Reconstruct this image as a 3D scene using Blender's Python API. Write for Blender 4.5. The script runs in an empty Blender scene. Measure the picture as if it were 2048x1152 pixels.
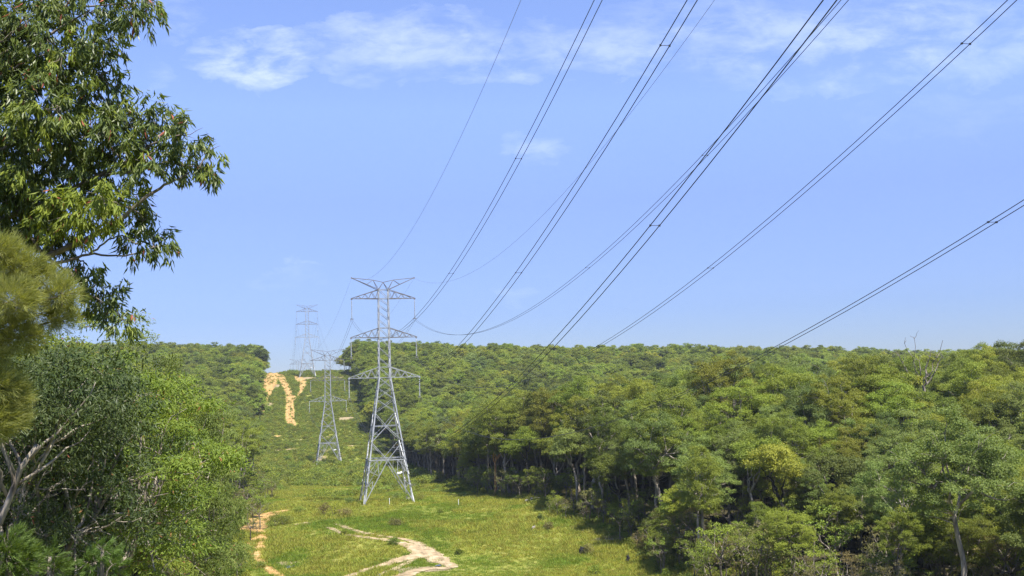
import bpy, math, random
import numpy as np
from mathutils import Vector, Matrix

random.seed(5)
RS = np.random.RandomState(11)
SC = bpy.context.scene
COL = SC.collection
PI = math.pi

# ------------------------------------------------------------------ camera
F = 2000.0                      # focal length in photo pixels (photo 2048 x 1152)
PITCH = math.atan(194 / F)
ROLL = math.radians(1.6)
fw = np.array([0, math.cos(PITCH), math.sin(PITCH)])
r0 = np.array([1.0, 0, 0]); u0 = np.cross(r0, fw)
rt = r0 * math.cos(ROLL) - u0 * math.sin(ROLL)
up = u0 * math.cos(ROLL) + r0 * math.sin(ROLL)

def ray(px, py):
    d = fw + (px - 1024) / F * rt + (576 - py) / F * up
    return d / d[1]             # scaled so that y = 1

def at(px, py, y):
    return ray(px, py) * y

def proj(p):
    p = np.asarray(p, float)
    d = p @ fw
    return 1024 + F * (p @ rt) / d, 576 - F * (p @ up) / d

cam = bpy.data.cameras.new('camera')
co = bpy.data.objects.new('camera', cam); COL.objects.link(co)
m = Matrix.Identity(4)
for i in range(3):
    m[i][0] = rt[i]; m[i][1] = up[i]; m[i][2] = -fw[i]
co.matrix_world = m
cam.sensor_width = 36; cam.lens = 36 * F / 2048
cam.clip_start = 0.1; cam.clip_end = 20000
SC.camera = co

# ------------------------------------------------------------------ terrain
LX, LK = 22.8, 0.2435           # power line axis: x = LX - LK*y
LN = math.hypot(1, LK)
def off(x, y):
    return (x - LX + LK * y) / LN

def sstep(a, b, v):
    t = np.clip((v - a) / (b - a), 0, 1)
    return t * t * (3 - 2 * t)

def hash2(i, j, s):
    n = np.sin(i * 127.1 + j * 311.7 + s * 74.7) * 43758.5453
    return n - np.floor(n)

def vnoise(x, y, s=0):
    i = np.floor(x); j = np.floor(y); fx = x - i; fy = y - j
    fx = fx * fx * (3 - 2 * fx); fy = fy * fy * (3 - 2 * fy)
    a = hash2(i, j, s); b = hash2(i + 1, j, s); c = hash2(i, j + 1, s); d = hash2(i + 1, j + 1, s)
    return (a + (b - a) * fx) * (1 - fy) + (c + (d - c) * fx) * fy

PY = np.array([-400, -60, 0, 8, 20, 50, 90, 125, 160, 200, 230, 252, 300, 350, 400, 430, 455, 480, 520, 560, 610, 640, 660, 720, 820, 1000, 2000, 20000.])
PZ = np.array([3, 1, -1.9, -2.6, -6.5, -14.5, -21.5, -24, -23.2, -22.6, -24.2, -26.2, -28.6, -30, -29.2, -25.6, -22, -16, -8.2, -0.5, 8.7, 11.3, 11.8, 5, -17.5, -30, -40, -60.])
yy_ = np.linspace(-400, 20000, 20401)
_pf = np.interp(yy_, PY, PZ)
_k = np.ones(19) / 19.0
_ps = np.convolve(np.pad(_pf, 9, mode='edge'), _k, mode='valid')
def prof(y):
    return np.interp(y, yy_, _ps)

def h(x, y):
    x = np.asarray(x, float); y = np.asarray(y, float)
    o = off(x, y)
    z = prof(y)
    near = sstep(70, 170, y) * (1 - sstep(270, 430, y))
    z = z + np.clip(o - 12, 0, 190) * 0.066 * near
    far = sstep(430, 620, y)
    z = z - far * (sstep(20, 200, o) * 7.5 + sstep(200, 420, o) * 9.0)
    z = z + far * sstep(30, 120, -o) * 3.5
    z = z + np.clip(-o - 20, 0, 150) * 0.03 * (1 - far)
    amp = sstep(30, 60, y)
    z = z + amp * (vnoise(x / 23, y / 23, 1) - .5) * 1.4 + amp * (vnoise(x / 7, y / 7, 2) - .5) * 0.45
    return z

def ground(px, py, y0=60, y1=760):
    d = ray(px, py)
    ys = np.arange(y0, y1, 0.4)
    z = d[2] * ys
    hit = np.nonzero(z <= h(d[0] * ys, ys))[0]
    y = ys[hit[0]] if len(hit) else y1
    return np.array([d[0] * y, y, float(h(d[0] * y, y))])

# ------------------------------------------------------------------ helpers
def mesh_np(name, verts, quads, mats, midx=None, attrs=None, smooth=False):
    me = bpy.data.meshes.new(name)
    verts = np.asarray(verts, np.float32); quads = np.asarray(quads, np.int32)
    k = quads.shape[1]; n = len(quads)
    me.vertices.add(len(verts)); me.vertices.foreach_set('co', verts.ravel())
    me.loops.add(n * k); me.loops.foreach_set('vertex_index', quads.ravel())
    me.polygons.add(n)
    me.polygons.foreach_set('loop_start', np.arange(0, n * k, k, dtype=np.int32))
    if midx is not None:
        me.polygons.foreach_set('material_index', np.asarray(midx, np.int32))
    me.polygons.foreach_set('use_smooth', np.full(n, smooth))
    for mt in mats: me.materials.append(mt)
    for an, (dom, arr) in (attrs or {}).items():
        a = me.attributes.new(an, 'FLOAT', dom); a.data.foreach_set('value', np.asarray(arr, np.float32))
    me.update(calc_edges=True)
    return me

def obj(name, me, parent=None, loc=None):
    o = bpy.data.objects.new(name, me); COL.objects.link(o)
    if parent is not None: o.parent = parent
    if loc is not None: o.location = loc
    return o

def tag(o, label=None, cat=None, group=None, kind=None):
    if label: o['label'] = label
    if cat: o['category'] = cat
    if group: o['group'] = group
    if kind: o['kind'] = kind
    return o

def empty(name, loc, rz=0, s=1.0):
    o = bpy.data.objects.new(name, None); COL.objects.link(o)
    o.location = loc; o.rotation_euler = (0, 0, rz); o.scale = (s, s, s)
    o.empty_display_size = .3
    return o

def dup(root, loc, rz, s):
    r = root.copy(); COL.objects.link(r)
    r.location = loc; r.rotation_euler = (0, 0, rz); r.scale = (s, s, s) if not isinstance(s, tuple) else s
    for ch in list(root.children):
        c = ch.copy(); COL.objects.link(c); c.parent = r
        for g in list(ch.children):
            d = g.copy(); COL.objects.link(d); d.parent = c
    return r

class MB:
    """collects quads"""
    def __init__(self): self.v = []; self.f = []; self.m = []; self.n = 0
    def add(self, v, f, mi=0):
        v = np.asarray(v, float); f = np.asarray(f, int)
        self.v.append(v); self.f.append(f + self.n); self.m.append(np.full(len(f), mi)); self.n += len(v)
    def tube(self, pts, rad, n=6, mi=0, cap=True):
        pts = np.asarray(pts, float); k = len(pts)
        rad = np.full(k, rad) if np.isscalar(rad) else np.asarray(rad, float)
        t = np.gradient(pts, axis=0); t /= np.linalg.norm(t, axis=1)[:, None] + 1e-9
        ref = np.array([0, 0, 1.0]) if abs(t[0][2]) < .9 else np.array([1.0, 0, 0])
        vs = []
        s = np.cross(t[0], ref)
        for i in range(k):
            s = s - t[i] * (s @ t[i]); s /= np.linalg.norm(s) + 1e-9
            b = np.cross(t[i], s)
            a = np.arange(n) * 2 * PI / n + PI / n
            vs.append(pts[i] + rad[i] * (np.cos(a)[:, None] * s + np.sin(a)[:, None] * b))
        v = np.concatenate(vs)
        f = [(i * n + j, i * n + (j + 1) % n, (i + 1) * n + (j + 1) % n, (i + 1) * n + j) for i in range(k - 1) for j in range(n)]
        if cap and n == 4:
            f += [(3, 2, 1, 0), tuple((k - 1) * n + j for j in range(4))]
        elif cap and n == 6:
            e = (k - 1) * n
            f += [(3, 2, 1, 0), (5, 4, 3, 0), (e, e + 1, e + 2, e + 3), (e, e + 3, e + 4, e + 5)]
        elif cap and n == 8:
            e = (k - 1) * n
            f += [(3, 2, 1, 0), (7, 4, 3, 0), (7, 6, 5, 4), (e, e + 1, e + 2, e + 3), (e, e + 3, e + 4, e + 7), (e + 4, e + 5, e + 6, e + 7)]
        self.add(v, f, mi)
    def bar(self, a, b, r, mi=0):
        self.tube([a, b], r * 1.0, 4, mi)
    def box(self, c, s, mi=0):
        c = np.array(c, float); s = np.array(s, float) / 2
        v = [c + s * np.array(q) for q in ((-1,-1,-1),(1,-1,-1),(1,1,-1),(-1,1,-1),(-1,-1,1),(1,-1,1),(1,1,1),(-1,1,1))]
        self.add(v, [(3,2,1,0),(4,5,6,7),(0,1,5,4),(1,2,6,5),(2,3,7,6),(3,0,4,7)], mi)
    def mesh(self, name, mats, smooth=False):
        return mesh_np(name, np.concatenate(self.v), np.concatenate(self.f), mats if isinstance(mats, list) else [mats],
                       np.concatenate(self.m), smooth=smooth)

# ------------------------------------------------------------------ materials
def newmat(name):
    mt = bpy.data.materials.new(name); mt.use_nodes = True
    nt = mt.node_tree; nt.nodes.clear()
    return mt, nt, nt.nodes.new, nt.links.new

def ramp(nt, stops):
    r = nt.nodes.new('ShaderNodeValToRGB')
    els = r.color_ramp.elements
    while len(els) < len(stops): els.new(0.5)
    for e, (p, c) in zip(els, stops): e.position = p; e.color = (*c, 1)
    return r

def leafmat(name, c1, c2, trans=.35, rough=.55, spec=.18, hv=.05, vv=.35, tcol=None):
    """c1..c2 leaf colours; the leaf's own tint picks between them, the plant's random shifts hue and value"""
    mt, nt, N, L = newmat(name)
    at_ = N('ShaderNodeAttribute'); at_.attribute_name = 'tint'
    mx = N('ShaderNodeMix'); mx.data_type = 'RGBA'
    mx.inputs[6].default_value = (*c1, 1); mx.inputs[7].default_value = (*c2, 1)
    L(at_.outputs['Fac'], mx.inputs[0])
    oi = N('ShaderNodeObjectInfo')
    hs = N('ShaderNodeHueSaturation')
    mh = N('ShaderNodeMapRange'); mh.inputs['To Min'].default_value = .5 - hv; mh.inputs['To Max'].default_value = .5 + hv
    L(oi.outputs['Random'], mh.inputs['Value']); L(mh.outputs[0], hs.inputs['Hue'])
    w = N('ShaderNodeMath'); w.operation = 'MULTIPLY'; w.inputs[1].default_value = 7.31; L(oi.outputs['Random'], w.inputs[0])
    fr = N('ShaderNodeMath'); fr.operation = 'FRACT'; L(w.outputs[0], fr.inputs[0])
    mv = N('ShaderNodeMapRange'); mv.inputs['To Min'].default_value = 1 - vv; mv.inputs['To Max'].default_value = 1 + vv
    L(fr.outputs[0], mv.inputs['Value']); L(mv.outputs[0], hs.inputs['Value'])
    L(mx.outputs[2], hs.inputs['Color'])
    p = N('ShaderNodeBsdfPrincipled'); p.inputs['Roughness'].default_value = rough
    p.inputs['Specular IOR Level'].default_value = spec
    L(hs.outputs[0], p.inputs['Base Color'])
    tr = N('ShaderNodeBsdfTranslucent')
    mt2 = N('ShaderNodeMix'); mt2.data_type = 'RGBA'; mt2.blend_type = 'MULTIPLY'; mt2.inputs[0].default_value = 1
    mt2.inputs[7].default_value = (*(tcol or (1.5, 1.45, .55)), 1)
    L(hs.outputs[0], mt2.inputs[6]); L(mt2.outputs[2], tr.inputs['Color'])
    ms = N('ShaderNodeMixShader'); ms.inputs[0].default_value = trans
    L(p.outputs[0], ms.inputs[1]); L(tr.outputs[0], ms.inputs[2])
    o = N('ShaderNodeOutputMaterial'); L(ms.outputs[0], o.inputs[0])
    return mt

def noisemat(name, stops, scale=(1, 1, 1), nscale=4, rough=.85, bump=.3, detail=6, spec=.25, metallic=0, bscale=None):
    mt, nt, N, L = newmat(name)
    tc = N('ShaderNodeTexCoord'); mp = N('ShaderNodeMapping'); mp.inputs['Scale'].default_value = scale
    L(tc.outputs['Object'], mp.inputs[0])
    no = N('ShaderNodeTexNoise'); no.inputs['Scale'].default_value = nscale; no.inputs['Detail'].default_value = detail
    L(mp.outputs[0], no.inputs['Vector'])
    r = ramp(nt, stops); L(no.outputs['Fac'], r.inputs[0])
    p = N('ShaderNodeBsdfPrincipled'); p.inputs['Roughness'].default_value = rough
    p.inputs['Specular IOR Level'].default_value = spec; p.inputs['Metallic'].default_value = metallic
    L(r.outputs[0], p.inputs['Base Color'])
    if bump:
        bn = N('ShaderNodeBump'); bn.inputs['Strength'].default_value = bump; bn.inputs['Distance'].default_value = .1
        n2 = N('ShaderNodeTexNoise'); n2.inputs['Scale'].default_value = bscale or nscale * 3; n2.inputs['Detail'].default_value = 8
        L(mp.outputs[0], n2.inputs['Vector']); L(n2.outputs['Fac'], bn.inputs['Height']); L(bn.outputs[0], p.inputs['Normal'])
    o = N('ShaderNodeOutputMaterial'); L(p.outputs[0], o.inputs[0])
    return mt

M_bark_pale = noisemat('pale_bark', [(.3, (.10, .08, .06)), (.5, (.25, .215, .17)), (.72, (.42, .37, .31))], (1, 1, .25), 3)
M_bark_grey = noisemat('grey_bark', [(.3, (.065, .055, .045)), (.55, (.17, .145, .115)), (.75, (.31, .275, .23))], (1, 1, .2), 4)
M_bark_dark = noisemat('dark_bark', [(.3, (.012, .011, .010)), (.6, (.035, .03, .026)), (.8, (.08, .07, .06))], (1, 1, .2), 4)
M_bark_orange = noisemat('orange_bark', [(.3, (.24, .11, .045)), (.55, (.44, .23, .10)), (.8, (.55, .38, .22))], (1, 1, .3), 3)
M_deadwood = noisemat('dead_wood', [(.3, (.18, .16, .14)), (.6, (.36, .33, .30)), (.8, (.5, .47, .43))], (1, 1, .3), 4)
M_char = noisemat('charred_wood', [(.35, (.008, .008, .008)), (.7, (.03, .028, .026))], (1, 1, 1), 5)
M_steel = noisemat('galvanised_steel', [(.35, (.23, .24, .255)), (.65, (.34, .35, .365))], (1, 1, 1), .8, rough=.45, bump=0, metallic=.25, spec=.5)
M_steel_dull = noisemat('weathered_steel', [(.35, (.13, .12, .12)), (.65, (.21, .20, .20))], (1, 1, 1), .8, rough=.5, bump=0, metallic=.3)
M_insul = noisemat('insulator_glaze', [(.4, (.30, .31, .34)), (.6, (.40, .42, .44))], (1, 1, 1), 3, rough=.2, bump=0, spec=.5)
M_wire = noisemat('conductor_aluminium', [(.4, (.035, .035, .04)), (.6, (.06, .06, .065))], (1, 1, 1), 3, rough=.5, bump=0, metallic=.4)
M_white = noisemat('white_enamel', [(.4, (.75, .75, .75)), (.6, (.82, .82, .82))], (1, 1, 1), 3, rough=.4, bump=0)
M_stone = noisemat('grey_stone', [(.35, (.22, .20, .18)), (.65, (.42, .39, .35))], (1, 1, 1), 2)

M_gum = leafmat('gum_leaves', (.100, .138, .018), (.198, .235, .030), hv=.015, vv=.4, trans=.3)
M_gum_yel = leafmat('yellow_green_gum_leaves', (.132, .162, .020), (.245, .258, .034), hv=.015, trans=.3)
M_gum_blue = leafmat('grey_green_gum_leaves', (.094, .132, .028), (.18, .215, .055), hv=.015, trans=.3)
M_oak = leafmat('she_oak_needles', (.060, .086, .024), (.11, .125, .042), trans=.25, hv=.02)
M_brown = leafmat('olive_brown_leaves', (.11, .105, .032), (.19, .165, .058), trans=.25, hv=.03)
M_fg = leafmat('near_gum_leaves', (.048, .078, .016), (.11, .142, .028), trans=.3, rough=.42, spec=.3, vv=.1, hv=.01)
M_gum_shade = leafmat('shade_toned_gum_leaves', (.034, .056, .014), (.075, .10, .024), trans=.25, rough=.5, spec=.25, vv=.15, hv=.01)  # gum leaf colour darkened to stand in for shade on the lower left slope
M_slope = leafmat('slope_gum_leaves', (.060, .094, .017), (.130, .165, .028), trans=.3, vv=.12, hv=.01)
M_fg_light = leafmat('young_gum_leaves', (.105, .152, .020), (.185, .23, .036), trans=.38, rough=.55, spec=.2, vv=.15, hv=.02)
M_red = leafmat('dry_red_leaves', (.20, .075, .035), (.30, .14, .07), trans=.3)
M_wattle = leafmat('wattle_needles', (.15, .168, .042), (.28, .272, .095), trans=.4, rough=.6, vv=.1, hv=.01)
M_feather = leafmat('feathery_leaves', (.065, .11, .020), (.12, .17, .04), trans=.35, vv=.1, hv=.01)
M_green_grass = leafmat('green_weed_blades', (.115, .175, .02), (.20, .26, .036), trans=.4, rough=.6, spec=.15, hv=.03, vv=.3)
M_grass = leafmat('grass_blades', (.20, .235, .026), (.34, .33, .07), trans=.4, rough=.6, spec=.15, hv=.03, vv=.35, tcol=(1.3, 1.25, .6))
M_scrub = leafmat('scrub_leaves', (.12, .16, .026), (.20, .23, .046), trans=.35, hv=.03, vv=.35)

# terrain: grass in the cleared strip, leaf litter under the trees
def terrain_mat():
    mt, nt, N, L = newmat('ground_soil_and_grass')
    tc = N('ShaderNodeTexCoord')
    def noise(s, d=6, r=.55):
        n = N('ShaderNodeTexNoise'); n.inputs['Scale'].default_value = s; n.inputs['Detail'].default_value = d
        n.inputs['Roughness'].default_value = r; L(tc.outputs['Object'], n.inputs['Vector']); return n
    n1 = noise(.05, 5); n2 = noise(.6, 8, .65); n3 = noise(3.5, 6, .7)
    g1 = ramp(nt, [(.32, (.135, .165, .024)), (.5, (.205, .218, .04)), (.68, (.29, .27, .075))]); L(n1.outputs['Fac'], g1.inputs[0])
    g2 = ramp(nt, [(.3, (.125, .158, .023)), (.5, (.205, .218, .045)), (.72, (.34, .295, .11))]); L(n2.outputs['Fac'], g2.inputs[0])
    mg = N('ShaderNodeMix'); mg.data_type = 'RGBA'; mg.inputs[0].default_value = .55
    L(g1.outputs[0], mg.inputs[6]); L(g2.outputs[0], mg.inputs[7])
    lit = ramp(nt, [(.3, (.025, .022, .012)), (.55, (.06, .052, .025)), (.75, (.10, .085, .045))]); L(n2.outputs['Fac'], lit.inputs[0])
    a = N('ShaderNodeAttribute'); a.attribute_name = 'clear'
    ad = N('ShaderNodeMath'); ad.operation = 'MULTIPLY_ADD'; ad.inputs[1].default_value = .6
    L(n3.outputs['Fac'], ad.inputs[0]); L(a.outputs['Fac'], ad.inputs[2])
    mr = N('ShaderNodeMapRange'); mr.inputs['From Min'].default_value = .65; mr.inputs['From Max'].default_value = .95
    L(ad.outputs[0], mr.inputs['Value'])
    mc = N('ShaderNodeMix'); mc.data_type = 'RGBA'
    L(mr.outputs[0], mc.inputs[0]); L(lit.outputs[0], mc.inputs[6]); L(mg.outputs[2], mc.inputs[7])
    # bare sandy soil where the attribute says so
    b = N('ShaderNodeAttribute'); b.attribute_name = 'bare'
    ab = N('ShaderNodeMath'); ab.operation = 'MULTIPLY_ADD'; ab.inputs[1].default_value = .9
    sb = N('ShaderNodeMath'); sb.operation = 'SUBTRACT'; sb.inputs[1].default_value = .5
    L(n2.outputs['Fac'], sb.inputs[0]); L(sb.outputs[0], ab.inputs[0]); L(b.outputs['Fac'], ab.inputs[2])
    mb = N('ShaderNodeMapRange'); mb.inputs['From Min'].default_value = .42; mb.inputs['From Max'].default_value = .6
    L(ab.outputs[0], mb.inputs['Value'])
    sand = ramp(nt, [(.3, (.15, .12, .065)), (.6, (.30, .24, .15))]); L(n3.outputs['Fac'], sand.inputs[0])
    mf = N('ShaderNodeMix'); mf.data_type = 'RGBA'
    L(mb.outputs[0], mf.inputs[0]); L(mc.outputs[2], mf.inputs[6]); L(sand.outputs[0], mf.inputs[7])
    p = N('ShaderNodeBsdfPrincipled'); p.inputs['Roughness'].default_value = .95; p.inputs['Specular IOR Level'].default_value = .1
    L(mf.outputs[2], p.inputs['Base Color'])
    bn = N('ShaderNodeBump'); bn.inputs['Strength'].default_value = .8; bn.inputs['Distance'].default_value = .3
    L(n3.outputs['Fac'], bn.inputs['Height']); L(bn.outputs[0], p.inputs['Normal'])
    o = N('ShaderNodeOutputMaterial'); L(p.outputs[0], o.inputs[0])
    return mt

def axis(lo, hi, step, far_lo, far_hi):
    core = np.arange(lo, hi + step, step)
    out = [core[-1]]; s = step
    while out[-1] < far_hi: s *= 1.35; out.append(out[-1] + s)
    inn = [core[0]]; s = step
    while inn[-1] > far_lo: s *= 1.35; inn.append(inn[-1] - s)
    return np.concatenate([inn[:0:-1], core, out[1:]])

def corridor_half(y):
    return 24.5 + 1.3 * (1 - sstep(125, 165, y)) + 1.5 * np.sin(y * .05) + 1.0 * np.sin(y * .13 + 1)

BARE = []      # (x, y, rx, ry)
for px, py, rx, ry in ((690, 988, 4, 3.5), (650, 903, 5, 6), (655, 945, 5, 2), (610, 757, 9, 6), (668, 756, 9, 4), (692, 838, 5, 4),
                       (620, 1045, 5, 1.4), (545, 775, 5, 12), (533, 812, 3.5, 10), (1075, 1000, 2.6, 1.2), (1240, 1078, 6, 2.0),
                       (620, 811, 2, 2), (655, 875, 2.5, 2), (840, 1140, 5, 3), (572, 1128, 2.2, 2.0), (600, 880, 4, 1.5)):
    g = ground(px, py, 100)
    BARE.append((g[0], g[1], rx, ry))

gx = axis(-330, 520, 2.5, -9000, 9000); gy = axis(-20, 760, 2.5, -3000, 14000)
GX, GY = np.meshgrid(gx, gy)
GZ = h(GX, GY)
O = off(GX, GY)
clear = sstep(4, -1, np.abs(O) - corridor_half(GY)) if False else 1 - sstep(-1.5, 3.5, np.abs(O) - corridor_half(GY))
bare = np.zeros_like(GX)
for bx, by, rx, ry in BARE:
    bare = np.maximum(bare, np.clip(1.15 - np.sqrt(((GX - bx) / rx) ** 2 + ((GY - by) / ry) ** 2) * .7, 0, 1))
nx, ny = len(gx), len(gy)
ii = (np.arange(ny - 1)[:, None] * nx + np.arange(nx - 1)[None, :]).ravel()
tm = mesh_np('ground', np.stack([GX, GY, GZ], -1).reshape(-1, 3), np.stack([ii, ii + 1, ii + nx + 1, ii + nx], -1), [terrain_mat()],
             attrs={'clear': ('POINT', clear.ravel()), 'bare': ('POINT', bare.ravel())}, smooth=True)
tag(obj('ground', tm), kind='structure')

def hg(x, y):
    """height of the ground mesh itself (bilinear)"""
    x = np.asarray(x, float); y = np.asarray(y, float)
    i = np.clip(np.searchsorted(gx, x) - 1, 0, nx - 2); j = np.clip(np.searchsorted(gy, y) - 1, 0, ny - 2)
    fx = (x - gx[i]) / (gx[i + 1] - gx[i]); fy = (y - gy[j]) / (gy[j + 1] - gy[j])
    return (GZ[j, i] * (1 - fx) + GZ[j, i + 1] * fx) * (1 - fy) + (GZ[j + 1, i] * (1 - fx) + GZ[j + 1, i + 1] * fx) * fy

# ------------------------------------------------------------------ tracks
def sandmat(name, cols):
    return noisemat(name, [(.28, cols[0]), (.5, cols[1]), (.72, cols[2])], (1, 1, 1), .9, rough=.95, bump=.6, detail=8, bscale=3)
M_sand = sandmat('pale_sand', [(.15, .11, .062), (.29, .22, .13), (.41, .325, .215)])
M_clay = sandmat('yellow_clay', [(.20, .11, .035), (.33, .205, .075), (.42, .29, .13)])
TRACKS = []
def track(name, pts, mat, seed=0, lift=.06, rag=.35, shift=0):
    """pts: (photo x, photo y, width in metres): a sheet draped on the ground with ragged edges"""
    g = np.array([np.append(ground(p[0], p[1], 100)[:2], p[2]) for p in pts])
    d = np.concatenate([[0], np.cumsum(np.linalg.norm(np.diff(g[:, :2], axis=0), axis=1))])
    s = np.arange(0, d[-1], .45)
    def smooth_i(c):
        v = np.interp(s, d, g[:, c]); k = np.ones(9) / 9
        return np.convolve(np.pad(v, 4, mode='edge'), k, mode='valid')
    x = smooth_i(0); y = smooth_i(1); w = smooth_i(2)
    t = np.stack([np.gradient(x), np.gradient(y)], -1); t /= np.linalg.norm(t, axis=1)[:, None] + 1e-9
    nrm = np.stack([-t[:, 1], t[:, 0]], -1)
    K = 9
    l = w / 2 * (1 + rag * 2 * (vnoise(s / 1.3, s * 0 + seed, 3) - .5) + rag * (vnoise(s / .5, s * 0 + seed, 4) - .5))
    r = w / 2 * (1 + rag * 2 * (vnoise(s / 1.3, s * 0 + seed + 9, 5) - .5) + rag * (vnoise(s / .5, s * 0 + seed + 9, 6) - .5))
    u = np.linspace(0, 1, K)[None, :]
    o = (-l[:, None] * (1 - u) + r[:, None] * u)
    o = o + shift * (1 + .25 * np.sin(s * .23 + seed))[:, None]
    X = x[:, None] + nrm[:, :1] * o; Y = y[:, None] + nrm[:, 1:] * o
    Z = hg(X, Y) + lift * (.55 + .45 * np.sin(PI * u)) + .03
    n = len(s)
    q = (np.arange(n - 1)[:, None] * K + np.arange(K - 1)[None, :]).ravel()
    me = mesh_np(name, np.stack([X, Y, Z], -1).reshape(-1, 3), np.stack([q, q + 1, q + K + 1, q + K], -1), [mat], smooth=True)
    tag(obj(name, me), kind='structure')
    TRACKS.append(np.stack([x + nrm[:, 0] * shift, y + nrm[:, 1] * shift, w], -1))
UP = [(652,1050,.7),(662,1053,1.0),(685,1060,1.0),(720,1070,1.1),(750,1074,1.1),(785,1080,1.2),(815,1088,1.3),(838,1097,1.5)]
track('dirt_track', UP, M_sand, 1, shift=1.05)
track('dirt_track', UP, M_sand, 5, shift=-1.05)
track('dirt_track', [(800,1084,.6),(822,1091,2.2),(838,1097,3.4),(855,1107,4),(872,1117,3.6),(888,1126,2.6),(902,1133,1.6),(906,1139,1.0)], M_sand, 21, .05)
track('dirt_track', [(850,1106,3),(820,1116,2.4),(790,1124,2.2),(760,1133,2.2),(730,1143,2.4),(705,1152,2.4),(680,1162,2)], M_sand, 2)
track('dirt_track', [(838,1113,1),(815,1127,1.1),(790,1138,1.2),(765,1149,1.3),(745,1160,1.2)], M_sand, 3)
track('dirt_track', [(905,1140,1.6),(880,1136,1.2),(850,1138,2.2),(820,1147,2.6),(790,1160,2.6)], M_sand, 4)
track('dirt_track', [(585,1020,1.0),(560,1024,2.6),(538,1029,3.6),(520,1037,3.8),(512,1047,3.6),(512,1057,3.4),(517,1067,2.8),(524,1075,2.2),(527,1081,1.9),(521,1089,1.9),(517,1099,1.9),(513,1109,2.0),(515,1120,2.0),(526,1132,1.8),(545,1145,1.5),(570,1158,1.4)], M_clay, 6)
track('dirt_track', [(512,1068,1.2),(505,1082,1.2),(497,1093,1.2),(491,1103,1.2),(488,1112,1)], M_clay, 7)
track('dirt_track', [(486,1054,2.0),(482,1062,1.4)], M_clay, 8)
# the yellow clay track down the far hill
track('clay_track', [(547,742,7),(546,750,8),(543,760,8),(539,772,6.5),(534,785,5),(530,797,3.5),(527,812,2.5),(524,830,2)], M_clay, 11, .12, .45)
track('clay_track', [(560,750,4),(565,760,4),(572,774,3.6),(579,790,3.4),(583,797,6),(577,806,2.2),(576,822,2.2),(576,838,2.4),(580,848,2.4)], M_clay, 12, .12, .4)
track('clay_track', [(586,797,2.2),(583,806,1.8),(586,822,1.7),(585,838,1.8),(590,853,1.5)], M_clay, 13, .12, .4)
track('clay_track', [(546,873,1),(553,872,2.6),(562,873,1.5)], M_clay, 14, .1)
track('clay_track', [(590,752,1.5),(600,758,5),(607,768,3.5),(603,780,2),(596,792,1)], M_clay, 17, .12, .5)
track('dirt_track', [(545,903,2),(575,900,3.0),(605,898,2.2),(640,894,1),(700,892,1.5),(735,892,2),(775,890,1)], M_sand, 15, .1)
track('dirt_track', [(575,937,1.2),(600,932,1.6),(625,926,2.2),(645,918,3.4),(648,912,2.4)], M_sand, 16, .1)

M_water = noisemat('muddy_water', [(.3, (.05, .055, .05)), (.7, (.08, .085, .08))], (1, 1, 1), 1, rough=.04, bump=0, spec=.6)
def puddle(px, py, rx, ry, label):
    g = ground(px, py, 100)
    n = 28; a = np.arange(n) * 2 * PI / n
    r = 1 + .25 * np.sin(a * 3 + px) + .15 * np.sin(a * 5 + py)
    X = g[0] + rx * r * np.cos(a); Y = g[1] + ry * r * np.sin(a)
    z = float(np.max(hg(X, Y))) + .13
    v = [(g[0], g[1], z)] + [(x, y, z) for x, y in zip(X, Y)]
    f = [(0, 1 + i, 1 + (i + 1) % n) for i in range(n)]
    tag(obj('puddle', mesh_np('puddle', v, f, [M_water])), kind='structure')
for p in ((491, 1127, .55, .7), (578, 1136, .6, .9), (740, 1146, .6, .8), (752, 1153, .7, .6), (877, 1133, .4, .45)): puddle(*p, '')

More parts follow.
